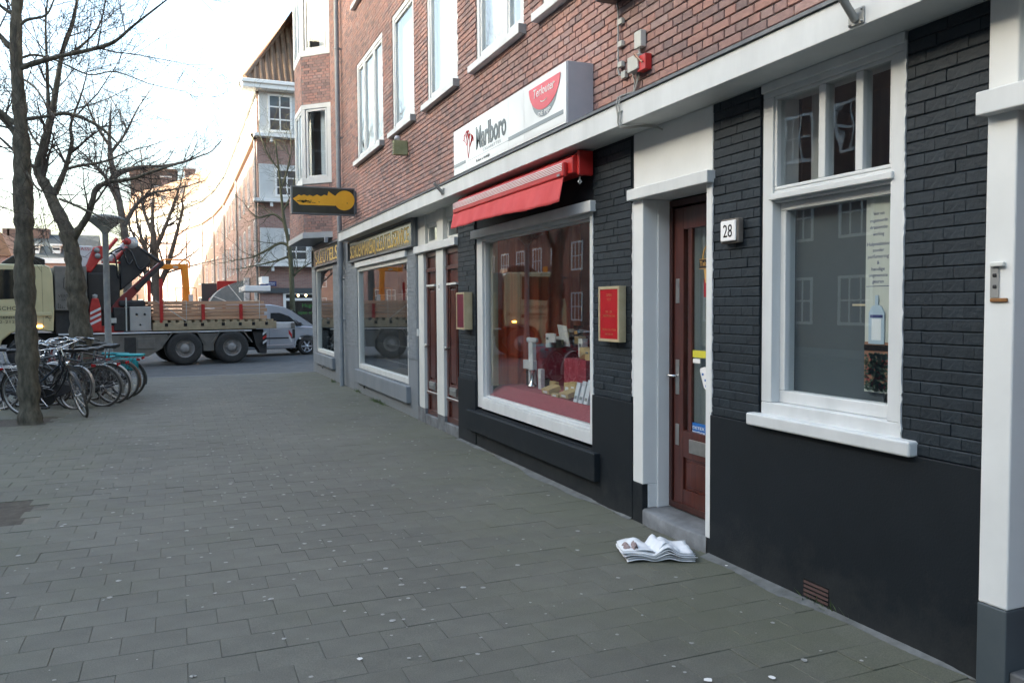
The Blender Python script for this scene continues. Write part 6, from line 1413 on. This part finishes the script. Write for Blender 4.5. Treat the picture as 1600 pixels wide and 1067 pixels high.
MB().prism([(-3.5, 2.88), (-3.5, 3.04), (-3.72, 3.12), (-4.25, 3.12), (-4.5, 2.94), (-4.5, 2.9)], .25, 1.6, 'y').build('roof_hatch', m_black, cab, local=True, bevel=.03)
MB().lathe([(0, 3.12), (.07, 3.11), (.085, 3.07), (.085, 2.9)], (-4.85, .4, 0), n=14).build('beacon', M('beacon_orange', (.8, .25, .02), rough=.2), cab, local=True)
m_txt = M('truck_lettering', (.03, .028, .02), rough=.5)
text('VERSCHOOR', TF_, -4.42, 1.665, .004, .105, m_txt, cab, width=.92, local=True); text('SASSENHEIM', TF_, -4.42, 1.44, .032, .065, m_txt, cab, width=.72, local=True); text('0252-212587', TF_, -4.42, 1.32, .004, .075, m_txt, cab, width=.80, local=True)
text('R', TF_, -3.50, 1.43, .004, .10, m_txt, cab, local=True); text('T', TF_, -3.44, 1.36, .004, .09, m_txt, cab, local=True)
MB().prism([(-3.30, 1.64), (-2.52, 1.64), (-2.52, 2.86), (-3.30, 2.86)], .02, 2.40, 'y').build('tool_body', m_greyp2, trk, local=True, bevel=.02)
text('VERSCHOOR', TF_, -2.9, 2.0, -.017, .085, m_txt, trk, width=.66, local=True); text('SASSENHEIM', TF_, -2.9, 1.91, -.017, .05, m_txt, trk, width=.50, local=True)
def ring(cx, cz_, w_, h_, r, mat): # round cornered logo outline
    pts = [];
    for (sx, sz, a0) in ((1, 1, 0), (-1, 1, 90), (-1, -1, 180), (1, -1, 270)):
        for i in range(5): a = R(a0+i*22.5); pts.append((cx+sx*(w_-r)+r*math.cos(a), .016, cz_+sz*(h_-r)+r*math.sin(a)))
    return MB().tube(pts, .008, 5, closed=True).build('logo', mat, trk, local=True)
ring(-2.9, 2.38, .19, .17, .07, m_txt); ring(-2.9, 2.38, .10, .08, .03, m_txt); ring(-2.9, 2.58, .05, .04, .03, m_txt)
for i in range(4):
    for j in range(4-i): tb_('logo_dot', m_txt, -3.24+.045*j, -3.215+.045*j, .012, .02, 1.70+.04*i, 1.725+.04*i)
tb_('under_frame', m_dgrey, -3.3, -2.5, .15, 2.3, 1.0, 1.64); tb_('exhaust', m_grey_metal, -2.95, -2.75, .05, .15, 1.1, 1.5, bevel=.03)
# crane
cr = empty('crane', (0, 0, 0), parent=trk)
MB().prism([(-2.50, 1.1), (-2.50, 2.72), (-2.20, 2.95), (-1.75, 2.95), (-1.62, 2.6), (-1.70, 1.1)], .45, 2.0, 'y').build('column', m_dgrey, cr, local=True, bevel=.03)
MB().prism([(-2.49, 1.62), (-2.49, 2.70), (-1.98, 2.70), (-1.90, 1.62)], .32, .448, 'y').build('valve_cover', M('crane_black', (.016, .016, .017), rough=.5), cr, local=True, bevel=.03)
MB().prism([(-2.85, 3.46), (-2.32, 3.46), (-2.25, 3.30), (-2.36, 3.0), (-2.52, 2.88), (-2.85, 2.88)], .5, .95, 'y').build('white_plate', m_white_steel, cr, local=True, bevel=.02)
text('FASSI', Face((0, .5), (1, 0), (0, -1)), -2.52, 3.33, .004, .085, m_crane_red, cr, width=.30, local=True)
MB().prism([(-2.55, 2.75), (-2.30, 3.42), (-2.08, 3.48), (-1.98, 3.2), (-2.15, 3.05), (-2.38, 2.7)], .4, .62, 'y').build('main_boom', m_crane_red, cr, local=True, bevel=.03)
for x, z in ((-2.22, 3.34), (-2.2, 3.18)): MB().lathe([(0, .36), (.075, .36), (.075, .64), (0, .64)], (x, 0, z), 'y', 16).build('pivot_pin', m_grey_metal, cr, local=True)
MB().box(-2.1, -1.55, .45, .52, 2.98, 3.04).build('red_bar', m_crane_red, cr, local=True)
MB().prism([(-1.95, 3.10), (-1.42, 3.70), (-1.22, 3.66), (-1.30, 3.50), (-1.80, 3.0)], .55, .85, 'y').build('white_arm', m_white_steel, cr, local=True, bevel=.03)
MB().tube([(-1.78, .5, 3.05), (-1.35, .5, 3.52)], .06, 10).build('ram', m_crane_red, cr, local=True); MB().tube([(-2.05, .75, 3.2), (-1.65, .75, 3.72)], .055, 10).build('ram', m_crane_red, cr, local=True)
MB().lathe([(0, .42), (.16, .42), (.18, .5), (.18, .8), (0, .86)], (-1.30, 0, 3.58), 'y', 18).build('head_joint', M('joint_silver', (.42, .43, .44), (.52, .52, .53), 6, .4, .4), cr, local=True)
MB().lathe([(0, .40), (.10, .40), (.10, .9), (0, .9)], (-1.42, 0, 3.62), 'y', 16).build('joint_cap', m_crane_red, cr, local=True)
MB().prism([(-1.62, 3.15), (-1.45, 3.42), (-1.12, 3.52), (-.92, 3.30), (-.80, 3.02), (-1.05, 2.72), (-1.35, 2.45), (-1.62, 2.2)], .42, .95, 'y').build('jib_body', m_dgrey, cr, local=True, bevel=.04)
MB().prism([(-.56, 3.06), (-.50, 2.96), (-1.70, 1.55), (-1.98, 1.60), (-1.72, 1.95)], .40, .62, 'y').build('jib_boom', M('crane_dark_red', (.12, .012, .012), (.18, .02, .018), 5, .5), cr, local=True, bevel=.02)
MB().prism([(-.52, 3.04), (-.46, 2.96), (-1.20, 2.20), (-1.28, 2.30)], .34, .398, 'y').build('jib_extension', m_dgrey, cr, local=True, bevel=.012)
MB().tube([(-1.08, .45, 3.42), (-.52, .45, 3.02)], .045, 8).build('link_rod', m_dgrey, cr, local=True)
for k, (a, b_) in enumerate((((-2.0, .42, 3.2), (-1.65, .42, 2.6)), ((-1.9, .4, 3.25), (-1.3, .4, 3.1)), ((-1.75, .38, 3.3), (-1.0, .38, 2.9)))):
    a, b_ = Vector(a), Vector(b_); MB().tube(smooth([tuple(a), tuple(a.lerp(b_, .35)+Vector((.1, -.05, .22))), tuple(a.lerp(b_, .7)+Vector((.06, -.08, -.18))), tuple(b_)], 5), .024, 7).build('hose', m_black, cr, local=True)
MB().prism([(-2.47, 1.05), (-2.47, 1.70), (-2.40, 1.98), (-2.24, 1.98), (-2.18, 1.70), (-2.18, 1.05)], .1, .36, 'y').build('outrigger_leg', m_crane_red, cr, local=True, bevel=.02)
for i in range(3): MB().prism([(-2.46, 1.22+.15*i), (-2.19, 1.36+.15*i), (-2.19, 1.43+.15*i), (-2.46, 1.29+.15*i)], .085, .098, 'y').build('warning_stripe', m_white_steel, cr, local=True)
MB().lathe([(.06, 1.98), (.07, 2.02), (.07, 2.08), (.0, 2.1)], (-2.32, .22, 0), n=12).build('leg_cap', m_grey_metal, cr, local=True)
MB().box(-2.5, -1.6, .2, 2.2, 1.0, 1.2).build('crane_base', m_crane_red, cr, local=True); MB().box(-1.98, -1.80, .1, .18, 1.28, 1.42).build('lamp_plate', m_ivory, cr, local=True)
tb_('pump_cabinet', m_dgrey, -1.86, -1.46, .12, 1.4, 1.05, 1.72, bevel=.02); gc = tb_('control_cabinet', M('cabinet_grey', (.34, .335, .32), (.40, .395, .38), 4, .45, .2), -1.455, -.90, .05, 1.4, 1.05, 1.74, bevel=.015)
for x in (-1.28, -1.07): MB().lathe([(0, .03), (.035, .03), (.035, .052)], (x, 0, 1.52), 'y', 14).build('cabinet_socket', m_black, gc, local=True)
MB().lathe([(0, .035), (.024, .035), (.024, .052)], (-1.19, 0, 1.22), 'y', 12).build('cabinet_lock', m_black, gc, local=True)
tb_('hose_reel', m_dgrey, -1.7, -1.0, .3, 1.2, 1.74, 1.92, bevel=.05); MB().tube([(-1.2, .4, 1.74), (-1.2, .4, 2.1)], .025, 6).build('lever', m_bedyel, trk, local=True); MB().tube([(-1.55, .08, 1.05), (-1.54, .08, 2.0)], .02, 6).build('hand_rail', m_ivory, trk, local=True)
# lumber load
lum = empty('lumber_stack', (TR[0], TR[1], ROAD_Z), TA, 'stack of pale sawn planks on the flatbed truck', 'lumber stack'); WORLD_LOC[lum.name] = Vector((0, 0, 0))
m_plank = M('sawn_pine', (.40, .24, .15), (.52, .33, .21), 5, .8, stretch=(.5, 8, 8), rand=.12); pd_ = MB(); pd_.box(-1.66, 1.66, -.095, .095, 0, .099); t_ = pd_.build('t', m_plank); pdat = t_.data; bpy.data.objects.remove(t_)
for k in range(5):
    for j in range(9):
        o = bpy.data.objects.new('plank', pdat); COL.objects.link(o); o.parent = lum; o.location = (.78+random.uniform(-.06, .06), .33+.2*j+random.uniform(-.004, .004), 1.345+.112*k)
for x in (.1, 2.25): MB().tube([(x, .22, 1.34), (x, .22, 1.91), (x, 2.15, 1.91), (x, 2.15, 1.34)], .008, 5).build('strap', m_ivory, lum, local=True)
MB().tube([(-.75, .21, 1.92), (.1, .1, 1.28)], .012, 6).build('lashing', m_ivory, lum, local=True)
for z in (1.40, 1.51, 1.62, 1.73): MB().box(2.36, 2.50, .25, .9, z, z+.035).build('paper_wrap', m_white_steel, lum, local=True)
# orange pallet fork
pf = empty('pallet_fork', (TR[0], TR[1], ROAD_Z), TA, 'orange crane pallet fork standing on the truck bed', 'pallet fork'); WORLD_LOC[pf.name] = Vector((0, 0, 0))
m_or = M('fork_orange', (.72, .22, .012), (.80, .28, .02), 5, .45)
MB().prism([(.13, 1.40), (.38, 1.40), (.33, 2.4), (.30, 2.98), (.12, 2.98), (.16, 2.4)], .88, 1.12, 'y').build('upright', m_or, pf, local=True, bevel=.015)
MB().prism([(-.46, 2.86), (-.46, 3.0), (.10, 3.03), (.31, 3.03), (.31, 2.90), (.10, 2.88)], .90, 1.10, 'y').build('top_arm', m_or, pf, local=True, bevel=.015)
MB().tube(smooth([(-.46, .93, 3.0), (-.45, .93, 3.11), (-.36, .93, 3.15), (.2, .93, 3.15), (.34, .93, 3.10), (.36, .93, 3.0), (.34, .93, 2.9)], 4), .022, 8).build('loop_rail', m_or, pf, local=True)
for y in (.72, 1.22): MB().prism([(-.38, 1.345), (.66, 1.345), (.66, 1.42), (.45, 1.50), (-.2, 1.44), (-.38, 1.40)], y, y+.12, 'y').build('tine', m_or, pf, local=True, bevel=.01)
MB().box(.0, .45, .72, 1.34, 1.42, 1.52).build('foot', m_or, pf, local=True, bevel=.01)
MB().tube(smooth([(-.05, .80, 1.45), (-.08, .80, 2.2), (-.05, .80, 2.3), (.45, .80, 2.3), (.5, .80, 2.22), (.52, .80, 1.8), (.5, .80, 1.45)], 4), .012, 6).build('side_rail', m_or, pf, local=True)
MB().box(-.12, .02, .893, .898, 2.91, 2.96).build('rating_plate', m_ivory, pf, local=True); MB().box(.30, .42, .86, .875, 1.75, 2.1).build('paper_tag', m_white_steel, pf, local=True)

# ================================================================== silver van
VN = (4.18, 28.92); van = empty('silver_van', (VN[0], VN[1], ROAD_Z), TA, 'silver compact van half hidden between the truck and the shop corner', 'van'); WORLD_LOC[van.name] = Vector((0, 0, 0))
m_silver = M('silver_paint', (.46, .48, .53), (.50, .52, .57), 2, .28, .55, coat=.5)
low = [(-3.35, .30), (-3.40, .75), (-3.30, 1.05), (-.05, 1.02), (.25, 1.0), (.85, .86), (1.0, .65), (1.0, .28), (.42, .24), (.36, .50), (.22, .64), (.0, .68), (-.22, .64), (-.36, .50), (-.42, .24), (-2.28, .24), (-2.34, .5), (-2.48, .64), (-2.7, .68), (-2.92, .64), (-3.06, .5), (-3.12, .28)]
MB().prism(low, .0, 1.70, 'y').build('body', m_silver, van, local=True, bevel=.05, seg=3)
gh_ = [(-3.30, 1.04), (-3.22, 1.62), (-3.0, 1.78), (-2.0, 1.81), (-1.2, 1.79), (-.75, 1.70), (-.50, 1.56), (.30, 1.01)]
g = MB(); vs = []
for y, k in ((.04, 0), (.14, 1), (1.56, 1), (1.66, 0)):
    for p in gh_: vs.append((p[0], y if True else 0, p[1] if (k or p[1] < 1.1) else 1.04+(p[1]-1.04)*.92))
fs = [];  n8 = len(gh_)
for s in range(3):
    for i in range(n8-1): fs.append((s*n8+i, s*n8+i+1, (s+1)*n8+i+1, (s+1)*n8+i))
fs.append(tuple(range(n8))); fs.append(tuple(range(4*n8-1, 3*n8-1, -1))); g.add(vs, fs); g.build('cabin', m_silver, van, local=True, bevel=.03, seg=2)
MB().prism([(-1.28, 1.08), (-1.26, 1.50), (-.95, 1.50), (-.62, 1.38), (-.30, 1.10)], .028, .05, 'y').build('door_window', m_tglass, van, local=True)
MB().prism([(-.24, 1.06), (-.28, 1.12), (-.45, 1.27), (-.10, 1.06)], .03, .05, 'y').build('quarter_window', m_tglass, van, local=True)
MB().prism([(-.46, 1.575), (-.44, 1.585), (.26, 1.075), (.24, 1.055)], .16, 1.54, 'y').build('windscreen', m_tglass, van, local=True)
MB().box(-2.2, -.45, -.012, .002, .60, .645).build('rub_strip', m_dark, van, local=True); MB().box(-2.2, -.5, -.02, .0, .34, .39).build('sill_trim', m_silver, van, local=True, bevel=.01)
MB().box(-1.18, -1.0, -.02, .0, .90, .935).build('door_handle', m_silver, van, local=True, bevel=.008); MB().box(-.44, -.434, -.003, .0, .35, 1.03).build('door_seam', m_dark, van, local=True); MB().box(-1.33, -1.324, -.003, .0, .35, 1.03).build('door_seam', m_dark, van, local=True)
MB().box(-.42, -.22, -.16, .0, 1.02, 1.16).build('mirror', m_dark, van, local=True, bevel=.03)
for x in (0.0, -2.7):
    for y, s in ((.0, 1), (1.52, 1)):
        e = empty('wheel', (x, y, .31), parent=van)
        MB().lathe([(.20, 0), (.27, -.005), (.305, .02), (.31, .09), (.305, .16), (.27, .18), (.2, .18)], (0, 0, 0), 'y', 30).build('tyre', m_rubber, e, local=True)
        rm_ = MB(); rm_.lathe([(.21, .0), (.19, .01), (.19, .09)], (0, 0, 0), 'y', 30); rm_.lathe([(0, .0), (.05, .0), (.055, .03)], (0, 0, 0), 'y', 14)
        for i in range(6): a = 2*math.pi*i/6; c_, s2 = math.cos(a), math.sin(a); rm_.add([(c_*.03-s2*.03, .006, s2*.03+c_*.03), (c_*.03+s2*.03, .006, s2*.03-c_*.03), (c_*.2+s2*.02, .012, s2*.2-c_*.02), (c_*.2-s2*.02, .012, s2*.2+c_*.02)], [(0, 1, 2, 3)])
        rm_.build('rim', m_silver, e, local=True); MB().lathe([(0, .06), (.195, .06)], (0, 0, 0), 'y', 20).build('brake', m_dgrey, e, local=True)
